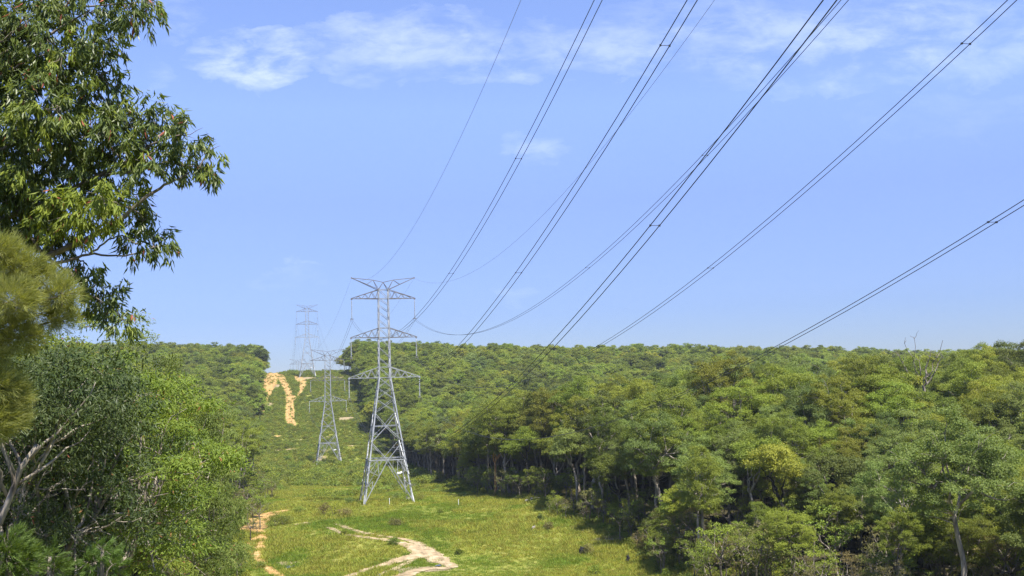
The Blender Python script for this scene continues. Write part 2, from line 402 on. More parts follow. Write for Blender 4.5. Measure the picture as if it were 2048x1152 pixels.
# ------------------------------------------------------------------ pylons
HW = lambda z: np.interp(z, [0, 24.5, 42.1, 44], [4.9, 1.12, .95, .95])
def corner(z, sx, sy):
    w = HW(z); return np.array([sx * w, sy * w, z])
ARMS = [(24.5, 26.6, 7.0), (32.5, 34.4, 6.5), (40.3, 42.1, 6.3)]     # bottom chord, top chord root, reach
INS = 4.3
def build_pylon(loc, rz):
    root = empty('transmission_tower', loc, rz)
    for sx in (-1, 1):
        for sy in (-1, 1):
            b = MB(); b.tube([corner(-1.6, sx, sy) * [1, 1, 1], corner(24.5, sx, sy), corner(42.1, sx, sy)], [.19, .165, .105], 4)
            obj('leg', b.mesh('leg', M_steel), root)
    for sx in (-1, 1):
        for sy in (-1, 1):
            g = MB(); c = corner(0, sx, sy); g.tube([c - [0, 0, 1.5], c + [0, 0, .1], c + [0, 0, .22]], [.42, .42, .34], 8); obj('footing', g.mesh('footing', M_stone), root)
    b = MB()
    lv = [24.5, 26.6, 28.5, 30.5, 32.5, 34.4, 36, 37.6, 39, 40.3, 42.1]
    faces = [((-1, -1), (1, -1)), ((1, -1), (1, 1)), ((1, 1), (-1, 1)), ((-1, 1), (-1, -1))]
    for k, (p, q) in enumerate(faces):
        C = lambda z, s: corner(z, *s)
        for i in range(len(lv) - 1):
            a, c = (p, q) if k % 2 == 0 else (q, p)
            if k >= 2: a, c = c, a
            b.bar(C(lv[i], c), C(lv[i + 1], a), .062)
        for z in (24.5, 26.6, 32.5, 34.4, 40.3, 42.1): b.bar(C(z, p), C(z, q), .075)
        low = [24.5, 22.5, 20.3, 17.6]
        for i in range(3):
            a, c = (p, q) if (i + k) % 2 == 0 else (q, p)
            a, c = (p, q)
            b.bar(C(low[i], a), C(low[i + 1] - .1, c), .075)
            b.bar(C(low[i] - .1, c), C(low[i + 1], a), .045)
        mid = (C(15, p) + C(15, q)) / 2
        b.bar(C(17.6, p), mid, .075); b.bar(C(17.6, q), mid, .07)
        b.bar(mid, C(12, p), .085); b.bar(mid, C(12, q), .085); b.bar(C(15, p), mid, .06); b.bar(C(15, q), mid, .045)
        b8 = (C(8.5, p) + C(8.5, q)) / 2
        b.bar(C(12, p), b8, .085); b.bar(C(12, q), b8, .085)
        b.bar(C(8.5, p), C(8.5, q), .12)
        for s in (p, q):
            foot = C(.2, s); b.bar(b8, foot, .1)
            h1 = C(8.5, s) * .55 + b8 * .45
            for tt, zz, hh in ((.36, 6.6, h1), (.66, 4.4, None)):
                d1 = b8 + (foot - b8) * tt
                if hh is not None: b.bar(hh, d1, .06); b.bar(hh, C(7.0, s), .05); b.bar(hh, C(5.6, s), .05)
                else:
                    h2 = C(5.0, s) * .35 + (b8 + (foot - b8) * .5) * .65
                    b.bar(h2, d1, .055); b.bar(h2, C(3.4, s), .05)
                b.bar(d1, C(zz, s), .055)
            b.bar(mid * .5 + C(12, s) * .5, C(13.6, s), .05)
            b.bar(b8 * .45 + C(12, s) * .55, C(10.6, s), .05)
    for z in (8.5, 15, 24.5):
        b.bar(corner(z, -1, -1), corner(z, 1, 1), .06); b.bar(corner(z, -1, 1), corner(z, 1, -1), .06)
    obj('lattice_body', b.mesh('lattice_body', M_steel), root)
    for zb, zt, rch in ARMS:
        for sx in (-1, 1):
            a = MB(); tip = np.array([sx * rch, 0, zb + .02]); n = 4
            for sy in (-1, 1):
                B = corner(zb, sx, sy); T = corner(zt, sx, sy)
                a.bar(B, tip, .085); a.bar(T, tip + [0, 0, .1], .085)
                for i in range(n):
                    t0, t1, tm_ = i / n, (i + 1) / n, (i + .5) / n
                    pb = B + (tip - B) * tm_
                    a.bar(T + (tip - T) * t0, pb, .05)
                    if i < n - 1: a.bar(pb, T + (tip - T) * t1, .05)
            Bm, Bp = corner(zb, sx, -1), corner(zb, sx, 1)
            for i in range(4):
                a.bar(Bm + (tip - Bm) * (i / 4), Bp + (tip - Bp) * ((i + 1) / 4), .045)
            a.box(tip + [0, 0, -.05], (.35, .3, .3))
            obj('crossarm', a.mesh('crossarm', M_steel if zb < 30 else M_steel_dull), root)
            s = MB(); top = tip + [0, 0, -.2]
            s.tube([top, top - [0, 0, .5]], .03, 6)
            zz = [0]; rr = [.03]
            nd = 17; pitch = (INS - .9) / nd
            for i in range(nd):
                z0 = .3 + i * pitch
                zz += [z0, z0 + .02, z0 + pitch * .45, z0 + pitch * .55]; rr += [.05, .06, .17, .05]
            zz += [INS - .5]; rr += [.04]
            s.tube([top - [0, 0, z] for z in zz], rr, 8, 0)
            y = top - [0, 0, INS - .45]
            s.box(y, (.62, .07, .16), 1)
            for sg in (-.2, .2): s.box(y + [sg, 0, -.2], (.08, .5, .1), 1); s.bar(y + [sg, 0, 0], y + [sg, 0, -.2], .03, 1)
            obj('insulator_string', s.mesh('insulator_string', [M_insul, M_steel_dull]), root)
    for sx in (-1, 1):
        a = MB(); tip = np.array([sx * 6.3, 0, 44.5]); apex = np.array([0, 0, 43.6]); nd = np.array([sx * 2, 0, 44.05])
        for sy in (-1, 1):
            T = corner(42.1, sx, sy); a.bar(T, tip, .08)
            a.bar(T, apex, .06); a.bar(T, nd, .05)
            a.bar(nd, T + (tip - T) * .45, .05)
        a.bar(apex, nd, .08); a.bar(nd, tip, .08); a.box(tip, (.2, .25, .3))
        obj('earth_wire_peak', a.mesh('earth_wire_peak', M_steel_dull), root)
    for zg in (3.4,):
        for sx in (-1, 1):
            for sy in (-1, 1):
                g = MB(); c = corner(zg, sx, sy)
                for k in range(3):
                    g.bar(c + [-.8 * sx * .4, 0, k * .18], c + [sx * .9, 0, k * .18], .025)
                    g.bar(c + [0, -.8 * sy * .4, k * .18], c + [0, sy * .9, k * .18], .025)
                obj('climbing_guard', g.mesh('climbing_guard', M_steel_dull), root)
    g = MB(); c = corner(6.0, 1, -1)
    g.box(c + [-1.9, -.05, 0], (.7, .05, .32)); g.box(c + [-1.45, -.06, .12], (.3, .05, .34))
    obj('sign_plate', g.mesh('sign_plate', M_white), root)
    return root

def solve_y(px, py):
    """distance where the sight line through a photo pixel meets the vertical plane of the line axis"""
    d = ray(px, py); return LX / (d[0] + LK)
ROT = math.atan(LK)
y1 = solve_y(777, 1003); y2 = solve_y(657, 920); y3 = solve_y(612, 745); y4 = 830.0
def line_pt(y, o=0):
    return np.array([LX - LK * y + o / LN, y + o * LK / LN])
def tower_base(y):
    p = line_pt(y); A = np.array([1, LK]) / LN; Ld = np.array([-LK, 1]) / LN
    return min(float(hg(*(p + A * 4.9 * a + Ld * 4.9 * b))) for a in (-1, 1) for b in (-1, 1))
print('tower distances', y1, y2, y3)
YT = [200.0, y2 if 330 < y2 < 450 else 395.0, 612.0, y4]
SCL = [1.0, 1.02, 1.0, 1.0]
BASE = [tower_base(y) + .15 for y in YT]
pylon = build_pylon((*line_pt(YT[0]), BASE[0]), ROT)
pyl = [pylon] + [dup(pylon, (*line_pt(YT[i]), BASE[i]), ROT, SCL[i]) for i in (1, 2, 3)]
for p_, lb in zip(pyl, ('tall galvanised lattice tower at the edge of the grassy clearing, largest of the pylons',
                        'lattice tower down in the dip behind the largest pylon, bare sand between its feet',
                        'lattice tower standing on the crest of the hill beside the yellow clay track',
                        'faint lattice tower beyond the hill crest with only its top showing')):
    tag(p_, lb, 'pylon', 'lattice towers of one power line')

# ------------------------------------------------------------------ wires
def attach(i, lvl, sx):
    """wire attachment in world space; lvl 0..2 = bottom..top crossarm, 3 = earth wire"""
    if lvl == 3: lx, lz = 6.3, 44.4
    else: lx, lz = ARMS[lvl][2], ARMS[lvl][0] - .2 - INS + .25
    p = line_pt(YT[i], sx * lx * SCL[i])
    return np.array([p[0], p[1], BASE[i] + lz * SCL[i]])
FIT = {(-1, 2): [(1197, 0), (1037, 317), (902, 542), (805, 665)],
       (-1, 1): [(1384, 0), (1330, 92), (1040, 543), (937, 672)],
       (-1, 0): [(1658, 0), (1310, 458), (1020, 772)],
       (1, 2): [(1690, 0), (1410, 310), (1175, 535), (1000, 650), (920, 672)],
       (1, 1): [(2022, 0), (1932, 90), (1421, 537), (1197, 692)],
       (1, 0): [(2048, 407), (1985, 449), (1500, 706), (1060, 893)],
       (-1, 3): [(1043, 0), (880, 350), (755, 556)],
       (1, 3): [(1428, 0), (1180, 330), (915, 553)]}
SPACERS = {(-1, 2): [(1037, 317), (902, 542)], (-1, 1): [(1330, 92), (1037, 543)], (-1, 0): [(1310, 458), (1020, 772)],
           (1, 2): [(1410, 312), (1175, 536), (935, 672)], (1, 1): [(1932, 90), (1421, 537), (1197, 692)], (1, 0): [(1985, 449), (1455, 763), (1180, 880)]}
NAMES = {(-1, 2): 'top left', (-1, 1): 'middle left', (-1, 0): 'bottom left', (1, 2): 'top right', (1, 1): 'middle right', (1, 0): 'bottom right'}
A3 = np.array([1, LK, 0]) / LN
def wire_run(key, i, pts, spacers, label, cat, group):
    sx, lvl = key
    if lvl == 3:
        b = MB(); b.tube(pts, .013, 6); o = obj('earth_wire', b.mesh('earth_wire', M_steel_dull)); tag(o, label, cat, group); return
    root = empty('conductor_bundle', tuple(pts[0])); tag(root, label, cat, group)
    for s in (-.2, .2):
        b = MB(); b.tube(pts + A3 * s - pts[0], .019, 6); obj('conductor', b.mesh('conductor', M_wire), root)
    for y in spacers:
        c = np.array([np.interp(y, pts[:, 1], pts[:, 0]), y, np.interp(y, pts[:, 1], pts[:, 2])]) - pts[0]
        b = MB(); b.bar(c - A3 * .2, c + A3 * .2, .014)
        for s in (-.2, .2): b.box(c + A3 * s, (.07, .1, .075))
        obj('spacer', b.mesh('spacer', M_wire), root)
for key, pl in FIT.items():
    sx, lvl = key
    a = attach(0, lvl, sx)
    o = off(a[0], a[1])
    # points of the wire's vertical plane seen at those pixels
    Y = []; Z = []
    for px, py in pl:
        d = ray(px, py); y = (LX + o * LN) / (d[0] + LK)
        Y.append(y); Z.append(d[2] * y)
    Y = np.array(Y); Z = np.array(Z)
    t = Y - a[1]
    W = np.stack([t, t * t], -1); c, *_ = np.linalg.lstsq(W / Y[:, None], (Z - a[2]) / Y, rcond=None)
    print(key, 'fit', [round(v, 2) for v in Y], [round(v, 1) for v in Z], 'c', c, 'res px', np.round((W @ c + a[2] - Z) / Y * F, 1))
    ys = np.linspace(-70, a[1], 90)
    tt = ys - a[1]
    pts = np.stack([LX + o * LN - LK * ys, ys, a[2] + c[0] * tt + c[1] * tt * tt], -1)
    sp = [(LX + o * LN) / (ray(*q)[0] + LK) for q in SPACERS.get(key, [])]
    if lvl == 3:
        wire_run(key, 0, pts, [], 'thin earth wire sweeping overhead to the %s peak of the largest pylon' % ('left' if sx < 0 else 'right'), 'wire', 'overhead wires of the near span')
    else:
        wire_run(key, 0, pts, sp, 'twin black conductors sweeping overhead to the %s crossarm of the largest pylon' % NAMES[key], 'power line', 'overhead wires of the near span')
    for i in range(3):
        p, q = attach(i, lvl, sx), attach(i + 1, lvl, sx)
        u = np.linspace(0, 1, 40)[:, None]
        pts = p + (q - p) * u; pts[:, 2] -= 4 * (6.0 if lvl < 3 else 4.0) * (u * (1 - u))[:, 0]
        where = ('from the largest pylon to the next', 'climbing from the dip to the crest', 'leaving over the hill crest')[i]
        sd = 'left' if sx < 0 else 'right'
        if lvl == 3: wire_run(key, i + 1, pts, [], 'thin earth wire %s, %s side' % (where, sd), 'wire', 'wires of the far spans')
        else: wire_run(key, i + 1, pts, [], 'twin conductors %s, %s crossarm' % (where, NAMES[key]), 'power line', 'wires of the far spans')

# ------------------------------------------------------------------ foliage
def unit(v): return v / (np.linalg.norm(v, axis=-1, keepdims=True) + 1e-9)
def rdir(n, rs): return unit(rs.normal(size=(n, 3)))

def leaf_mesh(name, P, A, S, l, w, mats, midx=None, tint=None, rs=RS):
    n = len(P); l = np.broadcast_to(np.asarray(l, float), (n,))[:, None]; w = np.broadcast_to(np.asarray(w, float), (n,))[:, None]
    nn = np.cross(A, S)
    bend = nn * l * .08
    mid = P + A * l * .42 + bend
    v = np.stack([P, mid + S * w / 2, P + A * l, mid - S * w / 2], 1).reshape(-1, 3)
    f = np.arange(4 * n).reshape(n, 4)
    if tint is None: tint = rs.rand(n)
    return mesh_np(name, v, f, mats, midx, {'tint': ('FACE', tint)})

def clump_leaves(clumps, per, rs, sub=16, sig=.26, flat=.75, bottom=.35, droop=.35, outw=.5):
    """clumps (n,4) centre+radius: leaf positions and directions in tufts spread over each clump's shell"""
    P = []; A = []; S = []
    for c in clumps:
        R = c[3]; n = int(per * (R / 1.8) ** 2)
        d = rdir(sub * 3, rs); d = d[(d[:, 2] > -.25) | (rs.rand(len(d)) < bottom)][:sub]
        rr = R * (.62 + .5 * rs.rand(len(d)))
        cen = d * rr[:, None] * [1, 1, flat]
        k = rs.randint(0, len(d), n)
        ld = rdir(n, rs); ld[:, 2] = np.where(ld[:, 2] < -.15, np.abs(ld[:, 2]) * .8, ld[:, 2])
        rad = sig * 1.75 * R * (.6 + .7 * rs.rand(len(d)))[k][:, None]
        loc = ld * rad * (.62 + .45 * rs.rand(n)[:, None]) * [1, 1, .72] + rs.normal(size=(n, 3)) * .05 * R
        p = cen[k] + loc
        P.append(p + c[:3])
        ow = unit(.75 * ld + .5 * unit(p + [0, 0, R * .3]))
        a = unit(outw * ow + .8 * rdir(n, rs) + [0, 0, -droop])
        nrm = unit(.95 * ow + [0, 0, .45] + .45 * rdir(n, rs))
        s = unit(np.cross(a, nrm)); A.append(a); S.append(s)
    return np.concatenate(P), np.concatenate(A), np.concatenate(S)

def curve_pts(a, b, bow, n=6, rs=RS, jit=.03):
    a = np.asarray(a, float); b = np.asarray(b, float); t = np.linspace(0, 1, n)[:, None]
    L = np.linalg.norm(b - a)
    p = a + (b - a) * t + np.asarray(bow) * (t * (1 - t)) * 4
    j = rs.normal(size=(n, 3)) * L * jit; j[0] = 0; j[-1] = 0
    return p + j

def gum_proto(seed, H, kind, per=1500, leaf=(.30, .13), far=False):
    """one eucalypt: trunk mesh (trunk and limbs) and crown mesh; base at the origin"""
    rs = np.random.RandomState(seed)
    sty = dict(dome=(.25, .28, .70, 24), tall=(.18, .32, .70, 20), open=(.26, .27, .72, 17), wall=(.24, .42, .54, 34), oak=(.19, .36, .58, 16), small=(.34, .32, .62, 12))[kind]
    Rx, Rz, zc, nc = sty
    Rx *= H; Rz *= H; zc *= H
    cl = []
    tries = 0
    while len(cl) < nc and tries < 900:
        tries += 1
        d = rdir(1, rs)[0]
        if d[2] < -.55: continue
        q = (.45 + .55 * rs.rand() ** .5)
        c = np.array([0, 0, zc]) + d * q * [Rx, Rx, Rz]
        R = H * (.064 + .058 * rs.rand())
        if kind in ('oak', 'small'): R *= .9
        if all(np.linalg.norm((c - e[:3]) * [1, 1, 1.2]) > .80 * (R + e[3]) for e in cl): cl.append(np.append(c, R))
    cl = np.array(cl)
    # limbs
    b = MB(); seg = 4 if far else 6; ns = 4 if far else 7
    lean = rs.normal(size=2) * .035 * H
    hf = H * ((.42 + .16 * rs.rand()) if kind != 'wall' else .34) if kind != 'oak' else .62 * H
    fork = np.array([lean[0], lean[1], hf]); r = H * .0105 + .03
    b.tube(curve_pts((0, 0, -.6), fork, np.append(rs.normal(size=2) * .02 * H, 0), ns + 2, rs, .012), np.linspace(r * 1.25, r * .78, ns + 2), seg, cap=False)
    K = 4 if kind != 'oak' else 2
    az = np.arctan2(cl[:, 1] - fork[1], cl[:, 0] - fork[0]); order = np.argsort(az)
    for grp in np.array_split(order, K):
        if not len(grp): continue
        tgt = cl[grp, :3].mean(0); jn = fork + (tgt - fork) * .55
        b.tube(curve_pts(fork - [0, 0, .15], jn, np.append(rs.normal(size=2) * .014 * H, -.008 * H), ns, rs, .009), np.linspace(r * .72, r * .42, ns), seg, cap=False)
        for g in grp:
            e = cl[g, :3] + [0, 0, cl[g, 3] * .1]
            pp = curve_pts(jn, e, rs.normal(size=3) * .014 * H, ns, rs, .012)
            b.tube(pp, np.linspace(r * .42, r * .10, ns), seg, cap=False)
            if not far:
                for _ in range(4):
                    t = pp[rs.randint(ns // 2, ns)]; d = rdir(1, rs)[0] * [1, 1, .6] + [0, 0, .3]
                    b.tube(curve_pts(t, t + d * cl[g, 3] * 1.05, rdir(1, rs)[0] * .1, 4, rs, .05), np.linspace(r * .16, .012, 4), 4, cap=False)
    if not far:      # a few dead bare twigs under the crown
        for _ in range(3):
            t = np.array([lean[0], lean[1], 0]) * .9 + [0, 0, hf * (.75 + .3 * rs.rand())]
            a = rs.rand() * 6.28; ln = H * (.08 + .09 * rs.rand())
            b.tube(curve_pts(t * [t[2] / hf * .9, t[2] / hf * .9, 1], t + np.array([math.cos(a), math.sin(a), .35]) * ln, rdir(1, rs)[0] * .2, 5, rs, .06), np.linspace(r * .3, .012, 5), 4, cap=False)
    if kind == 'oak':
        P, A, S = clump_leaves(cl, per, rs, 16, .34, 1.15, .6, .1, .9)
    else:
        P, A, S = clump_leaves(cl, per, rs, 10, .27, .78, .3)
    n = len(P)
    k = 1 if not far else 1
    l = leaf[0] * (.65 + .7 * rs.rand(n)); w = leaf[1] * (.7 + .6 * rs.rand(n))
    return b, (P, A, S, l, w), rs

def make_proto_meshes(seed, H, kind, lm, bm, per, leaf):
    b, (P, A, S, l, w), rs = gum_proto(seed, H, kind, per, leaf)
    return (b.mesh('trunk', bm, smooth=True), leaf_mesh('crown', P, A, S, l, w, [lm], rs=rs), H)

PROTO = {   # kind key -> list of (trunk mesh, crown mesh, height)
    'mid green': [make_proto_meshes(21 + i, 17, ['dome', 'open', 'dome', 'tall'][i], M_gum, [M_bark_pale, M_bark_grey, M_bark_grey, M_bark_pale][i], 2600, (.21, .09)) for i in range(4)],
    'yellow-green': [make_proto_meshes(41 + i, 17, ['dome', 'dome', 'open'][i], M_gum_yel, [M_bark_grey, M_bark_pale, M_bark_grey][i], 2600, (.21, .09)) for i in range(3)],
    'grey-green': [make_proto_meshes(61 + i, 17, ['dome', 'open', 'tall'][i], M_gum_blue, [M_bark_pale, M_bark_pale, M_bark_grey][i], 2600, (.21, .09)) for i in range(3)],
    'dark fine-leaved': [make_proto_meshes(81 + i, 14, 'oak', M_oak, M_bark_dark, 1700, (.34, .045)) for i in range(2)],
    'olive-brown': [make_proto_meshes(91 + i, 7, 'small', M_brown, M_bark_grey, 900, (.2, .07)) for i in range(2)],
    'small leafy': [make_proto_meshes(95 + i, 7, 'small', M_gum, M_bark_grey, 900, (.2, .09)) for i in range(2)],
}
def place_tree(name, key, k, x, y, H, rz, label, group=None, cat='tree', wide=1.0, z=None):
    tr, cr, h0 = PROTO[key][k % len(PROTO[key])]
    s = H / h0
    r = empty(name, (x, y, float(hg(x, y)) - .05 if z is None else z), rz); r.scale = (s * wide, s * wide, s)
    obj('trunk', tr, r); obj('crown', cr, r)
    return tag(r, label, cat, group)

# ---- trees one can tell apart
def top_h(px, py, y):
    """height of a tree whose top is seen at the pixel, standing y metres away"""
    p = at(px, py, y); return p[0], y, p[2] - float(hg(p[0], y))
USED = []
def special(name, key, k, px, py, y, label, rz=0, wide=1.0, H=None, group=None):
    x, y, hh = top_h(px, py, y)
    USED.append((x, y, (H or hh) * .22 * (1.7 if y < 90 else 1.0)))
    return place_tree(name, key, k, x, y, H or hh, rz, label, group, wide=wide)
special('gum_tree', 'grey-green', 0, 1905, 838, 82, 'big spreading grey-green gum tree at the bottom right, its forked pale limbs showing', 0.6, 1.08)
special('gum_tree', 'yellow-green', 2, 1442, 712, 178, 'tall yellow-green gum tree standing above its neighbours with bare forked trunk', 2.0, .95)
special('gum_tree', 'mid green', 1, 1560, 830, 135, 'mid-height gum with a flat rounded crown on long forked pale limbs', 1.2, 1.0)
special('gum_tree', 'mid green', 3, 1402, 905, 122, 'slender gum with one straight pale trunk at the lower edge of the grass', 0.2, .75)
special('wattle_tree', 'yellow-green', 0, 1385, 955, 135, 'small round bright yellow-green tree in front of the dark forest edge', 0.9, 1.25, None)
special('gum_tree', 'mid green', 2, 1000, 800, 209, 'gum tree at the forest edge beside the stripped orange trunk', 3.0)
special('gum_tree', 'grey-green', 1, 1790, 905, 100, 'leaning gum with a pale crown left of the big spreading gum', 4.0, .9)

BARE_TRUNKS = [(988, 994, 990, 925, .24, 'orange'), (1018, 996, 1009, 935, .28, 'pale'), (1115, 998, 1112, 950, .22, 'pale'), (1156, 1018, 1147, 935, .24, 'pale'), (1184, 1026, 1183, 970, .22, 'pale'),
               (1402, 1102, 1400, 1010, .28, 'pale'), (1243, 1060, 1238, 990, .26, 'dark'), (1528, 1128, 1500, 985, .22, 'pale'), (1590, 1136, 1560, 1000, .24, 'dark'), (1668, 1140, 1672, 1015, .17, 'pale'), (1055, 999, 1053, 925, .24, 'dark')]
_x = at(1848, 700, 180)[0]; USED += [(_x, 180, 8), (_x * .94, 169, 6)]
for q in BARE_TRUNKS:
    g_ = ground(q[0], q[1], 90); USED.append((g_[0], g_[1], 4.8))
# ---- forest: positions on a jittered grid
def forest_points():
    out = []
    y = 30.0
    while y < 700:
        st = (5.2 if y < 130 else 6.0) if y < 230 else (6.0 if y < 420 else 6.6)
        xs = np.arange(-.62 * y - 12, .60 * y + 14, st)
        for x in xs:
            px = x + RS.uniform(-.45, .45) * st; py = y + RS.uniform(-.45, .45) * st
            o = off(px, py); hwid = corridor_half(py) + ((9.5 if py < 170 else 5.0) if o < 0 else 2.0)
            if abs(o) < hwid: continue
            if y > 640 and y < 0: continue
            if math.hypot(px, py) < 28 or (o < 0 and py < 52): continue
            if o > 0 and py < 140 and abs(o) - corridor_half(py) < 12 and RS.rand() < .7: continue
            out.append((px, py, o))
        y += st
    return out
FP = forest_points()
trees = []
for x, y, o in FP:
    if any((x - a) ** 2 + (y - b) ** 2 < c * c for a, b, c in USED): continue
    n = float(vnoise(np.array(x / 30.), np.array(y / 30.), 7)); r = RS.rand()
    if n < .36: key = 'mid green' if r < .6 else ('yellow-green' if r < .8 else 'grey-green')
    elif n < .58: key = 'yellow-green' if r < .6 else ('mid green' if r < .85 else 'grey-green')
    else: key = 'grey-green' if r < .45 else ('mid green' if r < .85 else 'yellow-green')
    if y < 120 and r > .93: key = 'dark fine-leaved'
    if o < 0 and y < 130: key = 'mid green' if r < .55 else ('grey-green' if r < .72 else ('yellow-green' if r < .84 else 'dark fine-leaved'))
    H = (RS.uniform(11.5, 17) if RS.rand() < .45 else RS.uniform(16, 21.5)) if y < 420 else RS.uniform(14.5, 19.5)
    if key == 'dark fine-leaved': H = RS.uniform(10, 15)
    if o > 0: H *= .58 + .42 * float(sstep(95, 165, np.array(y)))
    edge = abs(o) - corridor_half(y)
    if edge < 4: H *= RS.uniform(.72, 1.0)
    trees.append([x, y, o, key, H, RS.uniform(0, 6.28), RS.randint(0, 4), RS.uniform(.85, 1.15)])
# understorey along the forest edges
for _ in range(210):
    y = RS.uniform(100, 260); side = 1 if RS.rand() < .72 else -1
    o = side * (corridor_half(y) + RS.uniform(-.8, 7)); x = LX - LK * y + o * LN
    if abs(x) > .56 * y: continue
    trees.append([x, y, o, 'olive-brown' if RS.rand() < .3 else 'small leafy', RS.uniform(2.5, 6.5), RS.uniform(0, 6.28), RS.randint(0, 4), RS.uniform(.9, 1.2)])
for _ in range(150):
    y = RS.uniform(80, 150); x = RS.uniform(.12, .54) * y; o = off(x, y)
    if o < corridor_half(y): continue
    trees.append([x, y, o, 'olive-brown' if RS.rand() < .35 else 'small leafy', RS.uniform(4, 9), RS.uniform(0, 6.28), RS.randint(0, 4), 1.0])
for _ in range(46):
    y = RS.uniform(34, 110); x = -RS.uniform(.16, .53) * y; o = off(x, y)
    if -o < corridor_half(y) + 7: continue
    trees.append([x, y, o, 'dark fine-leaved' if RS.rand() < .35 else 'small leafy', RS.uniform(5, 10.5), RS.uniform(0, 6.28), RS.randint(0, 4), 1.05])

# which of them show largest: paint them front to back into a small buffer
BW, BH = 512, 288
buf = np.zeros((BH, BW), bool); vis = np.zeros(len(trees))
zz = [float(hg(t[0], t[1])) for t in trees]
for i in sorted(range(len(trees)), key=lambda i: trees[i][1]):
    x, y, o, key, H = trees[i][:5]
    if y > 430: break
    cx, cy = proj((x, y, zz[i] + H * .72)); s = BW / 2048.
    rx = H * .30 / y * F * s; ry = H * .28 / y * F * s; cx *= s; cy *= s
    x0, x1 = int(max(0, cx - rx)), int(min(BW, cx + rx + 1)); ya, yb = int(max(0, cy - ry)), int(min(BH, cy + ry + 1))
    if x1 <= x0 or yb <= ya: continue
    gx_, gy_ = np.meshgrid(np.arange(x0, x1), np.arange(ya, yb))
    msk = ((gx_ - cx) / max(rx, .5)) ** 2 + ((gy_ - cy) / max(ry, .5)) ** 2 < 1
    sub_ = buf[ya:yb, x0:x1]
    vis[i] = (msk & ~sub_).sum()
    sub_ |= msk
rank = np.argsort(-vis)
N_IND = 380
ind = [i for i in rank[:N_IND] if vis[i] > 0]
ind_set = set(int(i) for i in ind)
def region(o, y, edge, key):
    if key in ('olive-brown', 'small leafy'):
        k2 = 'olive-brown' if key == 'olive-brown' else 'green'
        return ('low bushy %s tree in the undergrowth of the forest %s' % (k2, 'right of the grassy clearing' if o > 0 else 'left of the dirt track'), 'understorey trees along the forest edge')
    side = 'right of the grassy clearing' if o > 0 else 'left of the dirt track'
    if edge < 6: return ('%s gum tree on the very edge of the forest %s' % (key, side), 'edge trees of the forest ' + side)
    return ('%s gum tree in the crowded forest %s' % (key, side), 'trees of the forest ' + side)
for i in ind:
    x, y, o, key, H, rz, k, wd = trees[i]
    lb, gp = region(o, y, abs(o) - corridor_half(y), key)
    if key == 'dark fine-leaved': lb = lb.replace('gum tree', 'she-oak')
    nm = 'she_oak' if key == 'dark fine-leaved' else ('understorey_tree' if key in ('olive-brown', 'small leafy') else 'gum_tree')
    place_tree(nm, key, k, x, y, H, rz, lb + ', seen close to' if False else lb, gp + ' (' + key + ')', wide=wd)

# ---- scattering through geometry nodes (only for what nobody could count)
def proto_coll(name, meshes):
    c = bpy.data.collections.new(name)
    for me in meshes:
        o = bpy.data.objects.new(name, me); c.objects.link(o)
    return c
def scatter(name, pts, rot, scl, idx, coll, label, cat):
    me = bpy.data.meshes.new(name); n = len(pts)
    me.vertices.add(n); me.vertices.foreach_set('co', np.asarray(pts, np.float32).ravel())
    a = me.attributes.new('rot', 'FLOAT_VECTOR', 'POINT'); a.data.foreach_set('vector', np.asarray(rot, np.float32).ravel())
    a = me.attributes.new('scl', 'FLOAT_VECTOR', 'POINT'); a.data.foreach_set('vector', np.asarray(scl, np.float32).ravel())
    a = me.attributes.new('idx', 'INT', 'POINT'); a.data.foreach_set('value', np.asarray(idx, np.int32))
    o = obj(name, me); tag(o, label, cat, kind='stuff')
    ng = bpy.data.node_groups.new(name, 'GeometryNodeTree')
    ng.interface.new_socket('Geometry', in_out='INPUT', socket_type='NodeSocketGeometry')
    ng.interface.new_socket('Geometry', in_out='OUTPUT', socket_type='NodeSocketGeometry')
    N = ng.nodes.new; L = ng.links.new
    gi = N('NodeGroupInput'); go = N('NodeGroupOutput'); ip = N('GeometryNodeInstanceOnPoints')
    ci = N('GeometryNodeCollectionInfo'); ci.inputs['Collection'].default_value = coll
    ci.inputs['Separate Children'].default_value = True; ci.inputs['Reset Children'].default_value = True
    def na(nm, ty):
        q = N('GeometryNodeInputNamedAttribute'); q.data_type = ty; q.inputs['Name'].default_value = nm; return q.outputs['Attribute']
    e = N('FunctionNodeEulerToRotation'); L(na('rot', 'FLOAT_VECTOR'), e.inputs[0])
    L(gi.outputs[0], ip.inputs['Points']); L(ci.outputs[0], ip.inputs['Instance']); ip.inputs['Pick Instance'].default_value = True
    L(na('idx', 'INT'), ip.inputs['Instance Index']); L(e.outputs[0], ip.inputs['Rotation']); L(na('scl', 'FLOAT_VECTOR'), ip.inputs['Scale'])
    L(ip.outputs[0], go.inputs[0])
    md = o.modifiers.new('scatter', 'NODES'); md.node_group = ng
    return o

